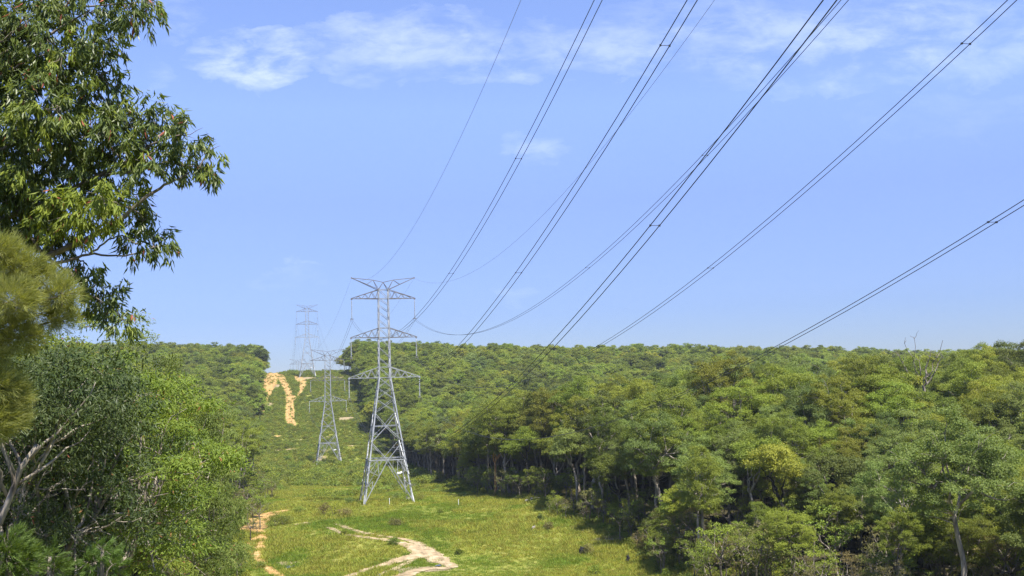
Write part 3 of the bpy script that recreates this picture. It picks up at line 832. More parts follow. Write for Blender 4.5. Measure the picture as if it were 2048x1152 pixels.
def far_mesh(seed, H, kind, lm, bm, per, leaf):
    b, (P, A, S, l, w), rs = gum_proto(seed, H, kind, per, leaf, far=True)
    n = len(P)
    lmx = leaf_mesh('tmp', P, A, S, l, w, [lm], rs=rs)
    tv = np.concatenate(b.v); tf = np.concatenate(b.f)
    lv = np.empty(len(lmx.vertices) * 3, np.float32); lmx.vertices.foreach_get('co', lv); lv = lv.reshape(-1, 3)
    v = np.concatenate([lv, tv]); f = np.concatenate([np.arange(4 * n).reshape(n, 4), tf + len(lv)])
    bpy.data.meshes.remove(lmx)
    return mesh_np('forest_tree', v, f, [lm, bm], np.concatenate([np.zeros(n), np.ones(len(tf))]), {'tint': ('FACE', np.concatenate([rs.rand(n), np.zeros(len(tf))]))})
KEYS = ['mid green', 'yellow-green', 'grey-green']
far_protos = []
for ki, (lm, kinds) in enumerate(((M_gum, ('dome', 'open', 'tall')), (M_gum_yel, ('dome', 'dome', 'open')), (M_gum_blue, ('dome', 'open', 'tall')))):
    for j, kd in enumerate(kinds):
        far_protos.append(far_mesh(200 + ki * 10 + j, 17, kd, lm, [M_bark_grey, M_bark_pale, M_bark_grey][j], 900, (.38, .20)))
fc = proto_coll('forest_tree', far_protos)
pts = []; rot = []; scl = []; idx = []
for i, t in enumerate(trees):
    if i in ind_set: continue
    x, y, o, key, H, rz, k, wd = t
    if key in ('olive-brown', 'small leafy', 'dark fine-leaved'): key = 'mid green'
    if y > 330 and RS.rand() < .5: key = 'mid green'
    s = H / 17.
    pts.append((x, y, zz[i] - .05)); rot.append((0, 0, rz)); scl.append((s * wd * 1.12, s * wd * 1.12, s)); idx.append(KEYS.index(key) * 3 + k % 3)
scatter('forest', pts, rot, scl, idx, fc, 'dense gum forest covering the far slopes and the ridge', 'forest')
print('forest trees', len(trees), 'individual', len(ind), 'far', len(pts))

# ------------------------------------------------------------------ undergrowth, grass, shrubs
def bush_mesh(seed, R, hgt, n, leaf, lm, name='shrub'):
    rs = np.random.RandomState(seed)
    k = 9; d = rdir(k, rs); d[:, 2] = abs(d[:, 2])
    cl = np.concatenate([d * [R * .6, R * .6, hgt * .55] + [0, 0, hgt * .25], np.full((k, 1), R * .5)], 1)
    P, A, S = clump_leaves(cl, n / k / (R * .5 / 1.8) ** 2, rs, 10, .3, .9, .5, .0, .6)
    P[:, 2] = np.maximum(P[:, 2], .03)
    return leaf_mesh(name, P, A, S, leaf[0] * (.6 + .8 * rs.rand(len(P))), leaf[1] * (.6 + .8 * rs.rand(len(P))), [lm], rs=rs)
bc = proto_coll('scrub_bush', [bush_mesh(300 + i, 1.0, 1.0, 260, (.26, .12), [M_scrub, M_scrub, M_gum, M_gum_yel][i]) for i in range(4)])
def near_track(x, y, m=.3):
    for t in TRACKS:
        d = np.hypot(t[:, 0] - x, t[:, 1] - y)
        j = np.argmin(d)
        if d[j] < t[j, 2] / 2 + m: return True
    return False
def in_bare(x, y):
    return any(((x - a) / rx) ** 2 + ((y - b) / ry) ** 2 < .6 for a, b, rx, ry in BARE)
pts = []; rot = []; scl = []; idx = []
for _ in range(42000):
    y = RS.uniform(228, 660) if RS.rand() < .45 else RS.uniform(425, 660); o = RS.uniform(-29, 29); x = LX - LK * y + o * LN
    dens = float(vnoise(np.array(x / 14.), np.array(y / 14.), 21))
    base = .25 if y < 300 else (.55 if y < 400 else .60)
    if y < 300 and dens < .62: continue
    if dens < .7 - base: continue
    if (near_track(x, y, .5) and not (y > 440 and RS.rand() < .07)) or in_bare(x, y): continue
    s = RS.uniform(.35, 1.0) * (1.25 if 300 < y < 395 else 1.0) * (1.9 if RS.rand() < (.3 if 270 < y < 390 else .07) else 1.0)
    if y > 440: s *= .75
    pts.append((x, y, float(hg(x, y)) - .05)); rot.append((0, 0, RS.uniform(0, 6.28))); scl.append((s, s, s * RS.uniform(.6, 1.1))); idx.append(RS.randint(0, 4))
n1 = len(pts)
# shaded undergrowth under the forest edges
for _ in range(3600):
    y = RS.uniform(90, 300); side = 1 if RS.rand() < .7 else -1
    o = side * (corridor_half(y) + RS.uniform(-.5, 14)); x = LX - LK * y + o * LN
    if abs(x) > .58 * y or near_track(x, y, .8): continue
    s = RS.uniform(.3, 1.0)
    pts.append((x, y, float(hg(x, y)) - .05)); rot.append((0, 0, RS.uniform(0, 6.28))); scl.append((s, s, s * RS.uniform(.6, 1.3))); idx.append(RS.randint(0, 4))
scatter('undergrowth', pts, rot, scl, idx, bc, 'low green scrub covering the cleared strip and the forest floor', 'undergrowth')
print('scrub', len(pts))

def tuft_mesh(seed, n, hh, spread, lm):
    rs = np.random.RandomState(seed)
    P = np.concatenate([rs.normal(size=(n, 2)) * spread, np.full((n, 1), -.03)], 1)
    A = unit(np.concatenate([rs.normal(size=(n, 2)) * .38, np.ones((n, 1))], 1)); S = unit(np.cross(A, rdir(n, rs)))
    return leaf_mesh('grass_tuft', P, A, S, hh * (.5 + .8 * rs.rand(n)), .045 * (.7 + .6 * rs.rand(n)), [lm], rs=rs)
gc = proto_coll('grass_tuft', [tuft_mesh(400 + i, 26, [.35, .5, .65, .4][i], [.22, .25, .22, .3][i], [M_grass, M_grass, M_grass, M_green_grass][i]) for i in range(4)])
pts = []; rot = []; scl = []; idx = []
while len(pts) < 70000:
    y = 112 + 330 * RS.rand() ** 1.7; o = RS.uniform(-28, 30); x = LX - LK * y + o * LN
    if abs(o) > corridor_half(y) + 3.5: continue
    dens = float(vnoise(np.array(x / 5.), np.array(y / 5.), 31))
    if RS.rand() > .35 + dens: continue
    if y < 260 and ((near_track(x, y, -.15) and float(vnoise(np.array(x / 1.6), np.array(y / 1.6), 51)) < .8) or (in_bare(x, y) and RS.rand() < .85)): continue
    big = float(vnoise(np.array(x / 11.), np.array(y / 11.), 33))
    s = RS.uniform(.6, 1.15) * (.45 + .95 * big)
    pts.append((x, y, float(hg(x, y)))); rot.append((0, 0, RS.uniform(0, 6.28))); scl.append((s * 1.2, s * 1.2, s)); gw = float(vnoise(np.array(x / 6.5), np.array(y / 6.5), 41))
    idx.append(3 if gw + RS.uniform(-.12, .12) > .66 else RS.randint(0, 3))
scatter('grass', pts, rot, scl, idx, gc, 'long yellow-green grass covering the clearing', 'grass')

# single shrubs one can point at in the clearing
SHR = [(550, 1052, 2.0, 1.9, M_gum, 'dark green bush between the two clay ruts'), (567, 1050, 1.5, 1.5, M_scrub, 'lighter bush beside the dark bush by the ruts'),
       (668, 1032, 1.7, 2.6, M_gum_yel, 'tall leafy shrub left of the largest pylon'), (650, 1030, 1.2, 1.9, M_brown, 'thin brownish shrub next to the tall leafy shrub'),
       (688, 1034, 1.3, 1.9, M_brown, 'olive shrub between the leafy shrub and the pylon foot'), (700, 1010, 1.1, 1.4, M_gum_blue, 'grey-green shrub behind the left pylon foot'),
       (600, 1024, 1.0, 1.0, M_scrub, 'low shrub at the end of the clay rut'), (786, 1090, .9, .8, M_scrub, 'shrub on the bend of the pale track'),
       (790, 1052, 1.1, .9, M_brown, 'dull brown shrub in the middle of the grass'), (918, 1110, .6, .6, M_gum, 'small dark green shrub right of the track bend'),
       (1098, 1058, .8, 1.2, M_brown, 'upright brownish shrub on the open grass'), (1080, 1042, .6, 1.1, M_gum_blue, 'pale grey sapling on the open grass'),
       (1178, 1110, .7, 1.4, M_brown, 'brown shrub growing beside the black stump'), (1190, 1150, .9, 1.3, M_gum, 'dark shrub at the bottom edge of the grass'),
       (818, 1002, 2.2, 1.9, M_gum, 'dark bush under the right legs of the largest pylon'), (790, 998, 1.3, 1.2, M_gum_blue, 'grey bush below the middle of the pylon'),
       (840, 1000, 1.8, 1.3, M_scrub, 'bright green bush right of the pylon foot'), (1290, 1105, 1.6, 2.0, M_brown, 'brownish bush in front of the forest shade'),
       (520, 1040 + 96, .8, .7, M_scrub, 'low bush beside the lower rut'), (690, 1070, .6, .6, M_gum, 'little dark bush by the upper bend of the pale track'),
       (880, 1025, .7, .6, M_scrub, 'small bush on the crown of the grassy rise'), (1310, 1060, 1.6, 2.2, M_gum, 'rounded dark bush at the shaded forest edge')]
for i, (px, py, R, hh, lm, lb) in enumerate(SHR):
    g = ground(px, py, 90)
    s = empty('shrub', (g[0], g[1], float(hg(g[0], g[1])) - .04), i * 1.3)
    obj('foliage', bush_mesh(500 + i, R, hh, int(700 + 400 * R), (.17, .08), lm, 'foliage'), s)
    b = MB(); rs = np.random.RandomState(i)
    for _ in range(6):
        d = rdir(1, rs)[0] * [R * .6, R * .6, .2] + [0, 0, hh * .8]
        b.tube(curve_pts((0, 0, -.1), d, (0, 0, 0), 5, rs, .05), np.linspace(.035, .01, 5), 4, cap=False)
    obj('stems', b.mesh('stems', M_bark_grey), s); tag(s, lb, 'shrub', 'single shrubs in the clearing')

# ------------------------------------------------------------------ small things
def post(px, py, hh, r, label, mat):
    g = ground(px, py, 100); b = MB()
    b.tube([(0, 0, -.3), (0, 0, hh)], r, 8); b.tube([(0, 0, hh + .002), (0, 0, hh + .06)], [r * 1.15, r * .6], 8)
    tag(obj('marker_post', b.mesh('marker_post', mat), None, tuple(g)), label, 'post', 'marker posts in the grass')
post(917, 1011, 1.1, .045, 'white marker post on the grass right of the pylon', M_white)
post(779, 1010, 1.2, .05, 'white marker post between the pylon feet', M_white)
def stump(px, py, R, hh, label, mat, seed):
    g = ground(px, py, 90); rs = np.random.RandomState(seed); b = MB()
    n = 6; k = 5
    z = np.linspace(-.3, hh, k)
    b.tube(np.stack([rs.normal(size=k) * .05, rs.normal(size=k) * .05, z], -1), R * np.array([1.25, 1.1, .95, .9, .7]), 8)
    b.bar((R * .3, 0, hh * .9), (R * .5, .1, hh * 1.35), R * .18); b.bar((-R * .4, .1, hh * .9), (-R * .55, .0, hh * 1.2), R * .15)
    for a in (0, 2, 4): b.tube([(0, 0, hh * .25), (R * 1.2 * math.cos(a), R * 1.2 * math.sin(a), .05), (R * 1.9 * math.cos(a), R * 1.9 * math.sin(a), -.1)], [R * .4, R * .3, R * .1], 6)
    tag(obj('burnt_stump', b.mesh('burnt_stump', mat), None, (g[0], g[1], g[2])), label, 'stump')
stump(1166, 1108, .55, .85, 'wide charred black stump in the grass near the shade', M_char, 1)
stump(1256, 1125, .25, .9, 'narrow black stump in the grass below the shade', M_char, 2)
stump(1068, 1060, .35, .5, 'small grey stump lying in the open grass', M_deadwood, 3)
def log(px, py, ln, r, ang, label):
    g = ground(px, py, 100); rs = np.random.RandomState(int(px)); b = MB()
    d = np.array([math.cos(ang), math.sin(ang), 0]) * ln / 2
    b.tube(curve_pts(-d + [0, 0, r * .8], d + [0, 0, r * .8], (0, .15, 0), 8, rs, .015), np.linspace(r, r * .6, 8), 8)
    b.bar((d[0] * .3, d[1] * .3, r), (d[0] * .5 + .3, d[1] * .5, r + .8), r * .3)
    tag(obj('fallen_log', b.mesh('fallen_log', M_deadwood), None, (g[0], g[1], g[2])), label, 'log')
log(1080, 1000, 3.6, .3, .3, 'pale fallen log at the edge of the forest shade')
def rockpile(px, py, label):
    g = ground(px, py, 100); rs = np.random.RandomState(5); b = MB()
    for _ in range(9):
        c = rs.normal(size=3) * [.8, .4, .05]; s = rs.uniform(.2, .5)
        b.tube([c + [0, 0, -.2], c + [0, 0, s * .3], c + [0, 0, s * .7], c + [0, 0, s * .8]], np.array([.8, 1, .7, .2]) * s, 8)
    tag(obj('rock_heap', b.mesh('rock_heap', M_stone), None, tuple(g)), label, 'rocks')
rockpile(1058, 1004, 'heap of pale rocks left of the fallen log')

# trees with bare or coloured trunks along the forest edge (standing trunks lit by the sun)
def bare_trunk(px0, py0, px1, py1, r, mat, label, name='gum_tree', crown='mid green', seed=0, fork=True):
    """a gum of which mostly the trunk shows: base and fork at the two pixels, crown above"""
    g = ground(px0, py0, 90); rs = np.random.RandomState(seed)
    t = at(px1, py1, g[1] + 1.0); root = empty(name, tuple(g)); d = t - g
    b = MB(); b.tube(curve_pts((0, 0, -.4), d, (r, 0, 0), 8, rs, .012), np.linspace(r * 1.3, r * .75, 8), 8)
    tips = []
    for a in rs.uniform(0, 6.28, 4):
        e = d + np.array([math.cos(a) * 2.4, math.sin(a) * 2.0, rs.uniform(2.5, 5)]); tips.append(e)
        b.tube(curve_pts(d - [0, 0, .1], e, rdir(1, rs)[0] * .3, 7, rs, .03), np.linspace(r * .6, r * .15, 7), 6)
    obj('trunk', b.mesh('trunk', mat, smooth=True), root)
    cl = np.array([np.append(e + rdir(1, rs)[0] * .4 + [0, 0, .4], rs.uniform(1.4, 2.0)) for e in tips + [d + [0, 0, 4.5], d + [1, -1, 3]]])
    P, A, S = clump_leaves(cl, 1500, rs, 15, .25, .75, .3)
    obj('crown', leaf_mesh('crown', P, A, S, .26 * (.65 + .7 * rs.rand(len(P))), .115, [{'mid green': M_gum, 'grey-green': M_gum_blue, 'yellow-green': M_gum_yel}[crown]], rs=rs), root)
    tag(root, label, 'tree', 'trees with lit trunks on the forest edge')
bare_trunk(988, 994, 990, 925, .24, M_bark_orange, 'gum with an orange stripped trunk at the forest edge', seed=1)
bare_trunk(1018, 996, 1009, 935, .28, M_bark_pale, 'gum with a thick pale forked trunk right of the orange trunk', seed=2)
bare_trunk(1115, 998, 1112, 950, .22, M_bark_pale, 'gum with a short white trunk in front of the dark forest', seed=3)
bare_trunk(1156, 1018, 1147, 935, .24, M_bark_pale, 'gum with a pale leaning trunk at the corner of the shade', seed=4, crown='grey-green')
bare_trunk(1184, 1026, 1183, 970, .22, M_bark_pale, 'gum with a pale trunk just right of the leaning pale trunk', seed=5)
bare_trunk(1402, 1102, 1400, 1010, .28, M_bark_pale, 'gum with a tall straight white trunk at the lower right of the grass', seed=6, crown='grey-green')
bare_trunk(1243, 1060, 1238, 990, .26, M_bark_dark, 'gum with a thick black trunk above the tree shadow', seed=7)
bare_trunk(1055, 999, 1053, 925, .24, M_bark_dark, 'gum with a dark straight trunk left of the fallen log', seed=8)

bare_trunk(1528, 1128, 1500, 985, .22, M_bark_pale, 'gum with a leaning pale trunk among the bushes at the lower right', seed=9)
bare_trunk(1590, 1136, 1560, 1000, .24, M_bark_dark, 'gum with a leaning black trunk right of the leaning pale trunk among bushes', seed=10, crown='yellow-green')
bare_trunk(1668, 1140, 1672, 1015, .17, M_bark_pale, 'thin pale-trunked gum standing upright right of the leaning black trunk', seed=11, crown='grey-green')

# dead tree on the right-hand skyline
def dead_tree(px, py, y, hh, label):
    x = at(px, py, y)[0]; z0 = float(hg(x, y)); top = at(px, py, y)[2]
    rs = np.random.RandomState(77); root = empty('dead_tree', (x, y, z0)); b = MB(); Ht = top - z0
    f = np.array([-.5, 0, Ht * .72]); b.tube(curve_pts((0, 0, -.4), f, (.4, 0, 0), 8, rs, .01), np.linspace(.32, .24, 8), 8)
    br = MB()
    for dx, dz, r in ((-4.6, Ht * .30, .17), (-3.0, Ht * .36, .13), (1.6, Ht * .30, .18), (3.6, Ht * .24, .15), (4.4, Ht * .38, .1), (-1.0, Ht * .4, .1)):
        e = f + [dx, rs.uniform(-1, 1), dz]
        pp = curve_pts(f, e, (0, 0, -.5), 8, rs, .03); br.tube(pp, np.linspace(r, .04, 8), 6)
        for _ in range(6):
            t = pp[rs.randint(2, 8)]; br.tube(curve_pts(t, t + [rs.uniform(-1, 1), rs.uniform(-.5, .5), rs.uniform(.3, 1.5)], (0, 0, .1), 4, rs, .05), np.linspace(.05, .015, 4), 4)
    obj('trunk', b.mesh('trunk', M_bark_grey), root); obj('branches', br.mesh('branches', M_bark_grey), root)
    tag(root, label, 'dead tree')
dead_tree(1848, 705, 180, 20, 'leafless grey dead tree rising above the crowns on the right skyline')
# ------------------------------------------------------------------ foreground gum on the left
FGY = 17.0
def fg_pt(px, py, dy=0): return at(px, py, FGY + dy)
base_x = at(-150, 700, FGY)[0]
fgroot_z = float(hg(base_x, FGY)) - .1
FO = np.array([base_x, FGY, fgroot_z])
fg = empty('gum_tree', tuple(FO)); tag(fg, 'near gum tree with long drooping leaves reaching in from the top left corner', 'tree')
FCL = [(60,40,105,0),(180,25,85,.4),(262,12,48,-.2),(25,125,95,.6),(125,105,80,-.5),(210,95,42,0),(300,8,22,.2),(150,170,80,.5),(215,165,36,.1),
       (40,230,110,.2),(110,220,80,-.8),(60,320,105,0),(140,300,75,.7),(20,400,95,-.4),(90,400,75,.3),(235,225,42,.2),(205,265,55,-.3),
       (255,250,60,0),(312,248,50,.3),(372,268,42,-.2),(415,300,32,.1),(425,345,26,.1),(350,315,48,.3),(290,320,55,-.3),(230,320,60,.4),(190,350,55,0),
       (185,415,52,-.9),(140,430,60,-.5),(205,395,35,-1.0),(240,400,50,.4),(290,440,30,.3),(315,480,28,.2),(280,490,26,.2),(250,455,32,.3),(110,470,60,.4),
       (195,560,32,0),(175,590,30,.1),(225,600,30,.1),(205,615,34,.2),(245,640,22,0),(170,535,30,.3),(30,480,80,.7),(-60,150,120,.5),(-60,330,120,.3),(-40,20,120,0),(-90,450,120,0)]
rs = np.random.RandomState(9)
P = []; A = []; S = []; mi = []; ends = []
for (px, py, r, dy) in FCL:
    c = fg_pt(px, py, dy) ; R = r / F * FGY
    ends.append((c, R))
    nt = max(9, int(15 * (r / 40.) ** 2))      # twigs, each a spray of leaves
    d = rdir(nt, rs); tw = c + d * (R * rs.rand(nt) ** .45)[:, None] * [1, 1.1, .85]
    for t, dd in zip(tw, d):
        nl = rs.randint(15, 27)
        ax = unit(dd * .8 + rdir(1, rs)[0] * .5 + [0, 0, .05]); L_ = rs.uniform(.12, .3)
        u = rs.rand(nl)[:, None]
        p = t + ax * L_ * u + rs.normal(size=(nl, 3)) * .035
        a = unit(.55 * rdir(nl, rs) + .35 * ax + [0, 0, -.75]); s = unit(np.cross(a, .8 * rdir(nl, rs) + dd * .6 + [0, -.2, .5]))
        P.append(p); A.append(a); S.append(s)
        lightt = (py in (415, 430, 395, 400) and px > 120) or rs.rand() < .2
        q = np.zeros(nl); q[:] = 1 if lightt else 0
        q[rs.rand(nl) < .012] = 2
        mi.append(q)
P = np.concatenate(P) - FO; A = np.concatenate(A); S = np.concatenate(S); mi = np.concatenate(mi); n = len(P)
obj('crown', leaf_mesh('crown', P, A, S, rs.uniform(.13, .22, n), rs.uniform(.027, .044, n), [M_fg, M_fg_light, M_red], mi, rs=rs), fg)
b = MB(); rs = np.random.RandomState(10)
def limb(pix, r0, r1, mb):
    pp = np.array([fg_pt(*p) for p in pix]) - FO
    t = np.linspace(0, len(pp) - 1, len(pp) * 4); q = np.stack([np.interp(t, np.arange(len(pp)), pp[:, k]) for k in range(3)], -1)
    q += rs.normal(size=q.shape) * .008
    mb.tube(q, np.linspace(r0, r1, len(q)), 6); return q
tk = np.array([fg_pt(-150, y, 0) - FO for y in (640, 450, 250, 60, -120)]); tk = np.concatenate([[[0, 0, -.4]], [[.05, 0, (tk[0][2]) * .5]], tk])
b.tube(tk, np.linspace(.26, .09, len(tk)), 8, cap=False)
for pix, ra, rb in (([(-150, 600), (20, 560), (90, 515), (180, 475), (235, 445), (290, 395), (335, 368), (380, 345)], .075, .014),
                    ([(60, 540), (130, 522), (180, 508), (250, 512), (320, 492)], .035, .006), ([(180, 508), (215, 480), (245, 470), (270, 488)], .02, .006),
                    ([(-150, 500), (0, 440), (100, 400), (200, 350), (260, 320), (300, 290), (360, 270)], .06, .012), ([(200, 350), (260, 345), (330, 325), (400, 335)], .025, .006),
                    ([(-150, 260), (0, 140), (60, 95), (120, 55), (180, 20)], .06, .012), ([(-50, 180), (60, 120), (150, 90), (210, 80)], .03, .007), ([(-20, 120), (60, 80), (100, 100), (150, 110)], .025, .008),
                    ([(-150, 400), (-20, 310), (60, 270), (140, 200), (200, 150), (225, 140)], .05, .008), ([(-20, 90), (40, 40), (120, 20), (260, 5), (310, 5)], .03, .006),
                    ([(90, 515), (140, 545), (180, 590), (220, 610)], .025, .006), ([(100, 512), (110, 470), (140, 440), (190, 410)], .03, .008),
                    ([(90, 515), (60, 470), (75, 420), (100, 380)], .03, .008)):
    limb(pix, ra, rb, b)
allv = np.concatenate(b.v)
for c, R in ends:
    c = c - FO; j = np.argmin(np.linalg.norm(allv - c, axis=1))
    if np.linalg.norm(allv[j] - c) > R * .4: b.tube(curve_pts(allv[j], c, rdir(1, rs)[0] * .04, 6, rs, .04), np.linspace(.018, .006, 6), 5)
    for _ in range(5):
        e = c + rdir(1, rs)[0] * R * .85; b.tube(curve_pts(c, e, rdir(1, rs)[0] * .03, 5, rs, .05), np.linspace(.008, .003, 5), 4, cap=False)
obj('trunk', b.mesh('trunk', M_bark_grey, smooth=True), fg)

# fine-needled she-oak in front of it, at the left edge
def needle_tree(name, clp, y, label, mat, ln, w, dens, trunk_px, seed, cat='tree'):
    rs = np.random.RandomState(seed)
    bx = at(trunk_px, 700, y)[0]; o3 = np.array([bx, y, float(hg(bx, y)) - .1]); root = empty(name, tuple(o3)); tag(root, label, cat)
    P = []; A = []; ends = []
    for px, py, r, dy in clp:
        c = at(px, py, y + dy); R = r / F * y; ends.append((c - o3, R))
        nt = int(dens * (r / 50.) ** 2); d = rdir(nt, rs); tw = c + d * (R * rs.rand(nt) ** .5)[:, None] * [1, 1, .8]
        for t, dd in zip(tw, d):
            k = 24; ax = unit(dd * .6 + np.array([.3, 0, .25]) + .45 * rdir(1, rs)[0])
            P.append(t + ax * (rs.rand(k) * ln * .7)[:, None] + rs.normal(size=(k, 3)) * .015); A.append(unit(ax + .34 * rdir(k, rs)))
    P = np.concatenate(P) - o3; A = np.concatenate(A); n = len(P); S = unit(np.cross(A, rdir(n, rs)))
    obj('crown', leaf_mesh('crown', P, A, S, ln * rs.uniform(.6, 1.2, n), w, [mat], rs=rs), root)
    b = MB(); top = np.array([at(trunk_px, min(c[1] for c in clp), y)[k] for k in range(3)]) - o3
    b.tube(curve_pts((0, 0, -.3), top, (0, 0, 0), 8, rs, .01), np.linspace(.12, .03, 8), 6)
    for c, R in ends:
        st = top * np.clip((c[2] - .5) / top[2], .15, .98)
        b.tube(curve_pts(st, c, (0, 0, .1), 6, rs, .02), np.linspace(.03, .008, 6), 5)
        for _ in range(8): b.tube(curve_pts(c, c + rdir(1, rs)[0] * R * .9, (0, 0, 0), 4, rs, .04), np.linspace(.008, .003, 4), 4, cap=False)
    obj('trunk', b.mesh('trunk', M_bark_grey, smooth=True), root)
needle_tree('wattle_tree', [(0,505,36,0),(40,540,40,.1),(85,565,36,.2),(125,590,28,.1),(30,600,44,-.2),(85,628,36,.3),(0,650,44,.2),(-60,560,70,0),(40,675,34,.1),(-70,700,70,0),(120,640,22,.3),
                            (-5,770,36,0),(26,795,28,.2),(-30,840,50,0),(8,835,32,.1)], 11.0,
            'feathery yellow-olive wattle tree close at the left edge, fine soft needles', M_wattle, .125, .0036, 330, -120, 31)

# leafy gums on the slope just behind, with real-sized leaves
def near_gum(px_top, py_top, y, kind, seed, mat, bark, label, per=2600, leaf=(.17, .05), red=True, wide=1.0):
    x, y, hh = top_h(px_top, py_top, y)
    b, (P, A, S, l, w), rs = gum_proto(seed, hh * 1.0, kind, per, leaf)
    A = unit(A + np.array([0, 0, -.45])); S = unit(S - A * (S * A).sum(1, keepdims=True) + .25 * rdir(len(A), rs))
    mi = (rs.rand(len(P)) < .012).astype(int)
    root = empty('gum_tree', (x, y, float(hg(x, y)) - .05)); root.scale = (wide, wide, 1)
    obj('trunk', b.mesh('trunk', bark, smooth=True), root); obj('crown', leaf_mesh('crown', P, A, S, l, w, [mat, M_red], mi, rs=rs), root)
    tag(root, label, 'tree')
near_gum(262, 672, 38, 'wall', 711, M_fg_light, M_bark_pale, 'bright green leafy gum under the overhanging near branches', 2500, (.19, .055))
near_gum(335, 728, 52, 'wall', 712, M_slope, M_bark_pale, 'mid green gum right of the bright leafy gum on the slope', 2000, (.2, .065), wide=.72)
near_gum(190, 655, 44, 'wall', 719, M_fg_light, M_bark_grey, 'tall leafy gum behind the lowest hanging spray of the near branches', 2400, (.19, .055))
near_gum(120, 680, 33, 'wall', 713, M_gum_shade, M_bark_pale, 'dark shaded gum on the left with pale leaning limbs', 2200, (.18, .05))
near_gum(20, 800, 30, 'tall', 714, M_gum_shade, M_bark_pale, 'gum with a pale leaning trunk at the bottom left corner', 2400, (.17, .045))
near_gum(250, 850, 48, 'oak', 715, M_oak, M_bark_dark, 'dull fine-leaved she-oak below the bright leafy gum', 2600, (.24, .03))
near_gum(395, 795, 62, 'wall', 716, M_gum_blue, M_bark_pale, 'olive gum with bare twigs on the slope above the dirt track', 2400, (.22, .07), wide=.62)
near_gum(415, 870, 84, 'wall', 717, M_slope, M_bark_grey, 'rounded gum at the bottom of the left slope beside the ruts', 2200, (.22, .08), wide=.62)
near_gum(150, 900, 40, 'oak', 718, M_oak, M_bark_dark, 'dark slender she-oak among the thin trunks at the lower left', 2400, (.22, .03))

def slender(px0, py0, px1, py1, y, r, mat, label, seed, cr=(1.0, 1.6)):
    t0 = at(px0, py0, y); t1 = at(px1, py1, y); z0 = float(hg(t0[0], y)) - .2
    o3 = np.array([t0[0] - (t1[0] - t0[0]) * (t0[2] - z0) / (t1[2] - t0[2]), y, z0]); root = empty('gum_tree', tuple(o3)); rs = np.random.RandomState(seed)
    b = MB(); d = t1 - o3; b.tube(curve_pts((0, 0, 0), d, (.1, 0, 0), 12, rs, .008), np.linspace(r * 1.2, r * .6, 12), 8)
    cl = []
    for a in rs.uniform(0, 6.28, 6):
        e = d + [math.cos(a) * 1.5, math.sin(a) * 1.4, rs.uniform(.3, 1.8)]; st = d * rs.uniform(.8, 1)
        b.tube(curve_pts(st, e, rdir(1, rs)[0] * .15, 7, rs, .02), np.linspace(r * .45, r * .1, 7), 6); cl.append(np.append(e, rs.uniform(*cr)))
    obj('trunk', b.mesh('trunk', mat, smooth=True), root)
    P, A, S = clump_leaves(np.array(cl), 1500, rs, 14, .25, .8, .4); A = unit(A + [0, 0, -.5]); S = unit(S - A * (S * A).sum(1, keepdims=True))
    obj('crown', leaf_mesh('crown', P, A, S, .17 * (.65 + .7 * rs.rand(len(P))), .05, [M_gum_shade], rs=rs), root)
    tag(root, label, 'tree', 'slender gums on the near slope')
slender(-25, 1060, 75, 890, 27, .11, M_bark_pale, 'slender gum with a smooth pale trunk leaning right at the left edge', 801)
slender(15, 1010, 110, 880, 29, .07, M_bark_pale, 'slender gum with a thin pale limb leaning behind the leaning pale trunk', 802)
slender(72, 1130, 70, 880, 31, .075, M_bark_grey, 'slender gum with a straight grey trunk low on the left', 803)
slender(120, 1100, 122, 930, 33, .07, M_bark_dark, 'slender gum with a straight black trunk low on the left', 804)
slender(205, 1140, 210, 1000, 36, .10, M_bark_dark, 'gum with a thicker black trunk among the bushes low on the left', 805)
for j, (clp, y, tp, lb) in enumerate((([(15, 1100, 40, 0), (40, 1125, 36, .1), (-10, 1140, 50, 0)], 15.0, 15, 'feathery green sapling in the bottom left corner'),
                                   ([(95, 1112, 26, 0), (110, 1135, 26, .1)], 17.0, 100, 'small feathery sapling second from the bottom left corner'),
                                   ([(205, 1098, 22, 0), (190, 1125, 30, .2), (225, 1130, 24, 0)], 18.0, 205, 'pale feathery sapling beside the thicker black trunk'))):
    needle_tree('wattle_sapling', clp, y, lb, M_feather, .16, .011, 90, tp, 40 + j, 'sapling')

# ------------------------------------------------------------------ light and sky
SUN_DIR = unit(np.array([.36, -.42, 1.10]))
elev = math.asin(SUN_DIR[2]); azi = math.atan2(SUN_DIR[0], SUN_DIR[1])
sun = bpy.data.lights.new('sun', 'SUN'); sun.energy = 5.0; sun.angle = math.radians(.5); sun.color = (1, .95, .86)
so = bpy.data.objects.new('sun', sun); COL.objects.link(so)
so.rotation_euler = Vector(-SUN_DIR).to_track_quat('-Z', 'Y').to_euler(); so.location = (0, 0, 100)

W = bpy.data.worlds.new('World'); SC.world = W; W.use_nodes = True
nt = W.node_tree; nt.nodes.clear(); N = nt.nodes.new; L = nt.links.new
sky = N('ShaderNodeTexSky'); sky.sky_type = 'NISHITA'; sky.sun_disc = False
sky.sun_elevation = elev; sky.sun_rotation = azi; sky.air_density = 1.0; sky.dust_density = .1; sky.ozone_density = 2.0; sky.altitude = 800
tc = N('ShaderNodeTexCoord')
sx_ = N('ShaderNodeSeparateXYZ'); L(tc.outputs['Generated'], sx_.inputs[0])
def M_(op, a, b=None, c=None):
    q = N('ShaderNodeMath'); q.operation = op
    for i, v in enumerate((a, b, c)):
        if v is None: continue
        if isinstance(v, (int, float)): q.inputs[i].default_value = v
        else: L(v, q.inputs[i])
    return q.outputs[0]
yy = M_('MAXIMUM', sx_.outputs[1], .05)
cx_ = M_('DIVIDE', sx_.outputs[0], yy); cz_ = M_('DIVIDE', sx_.outputs[2], yy); cx0, cz0 = cx_, cz_
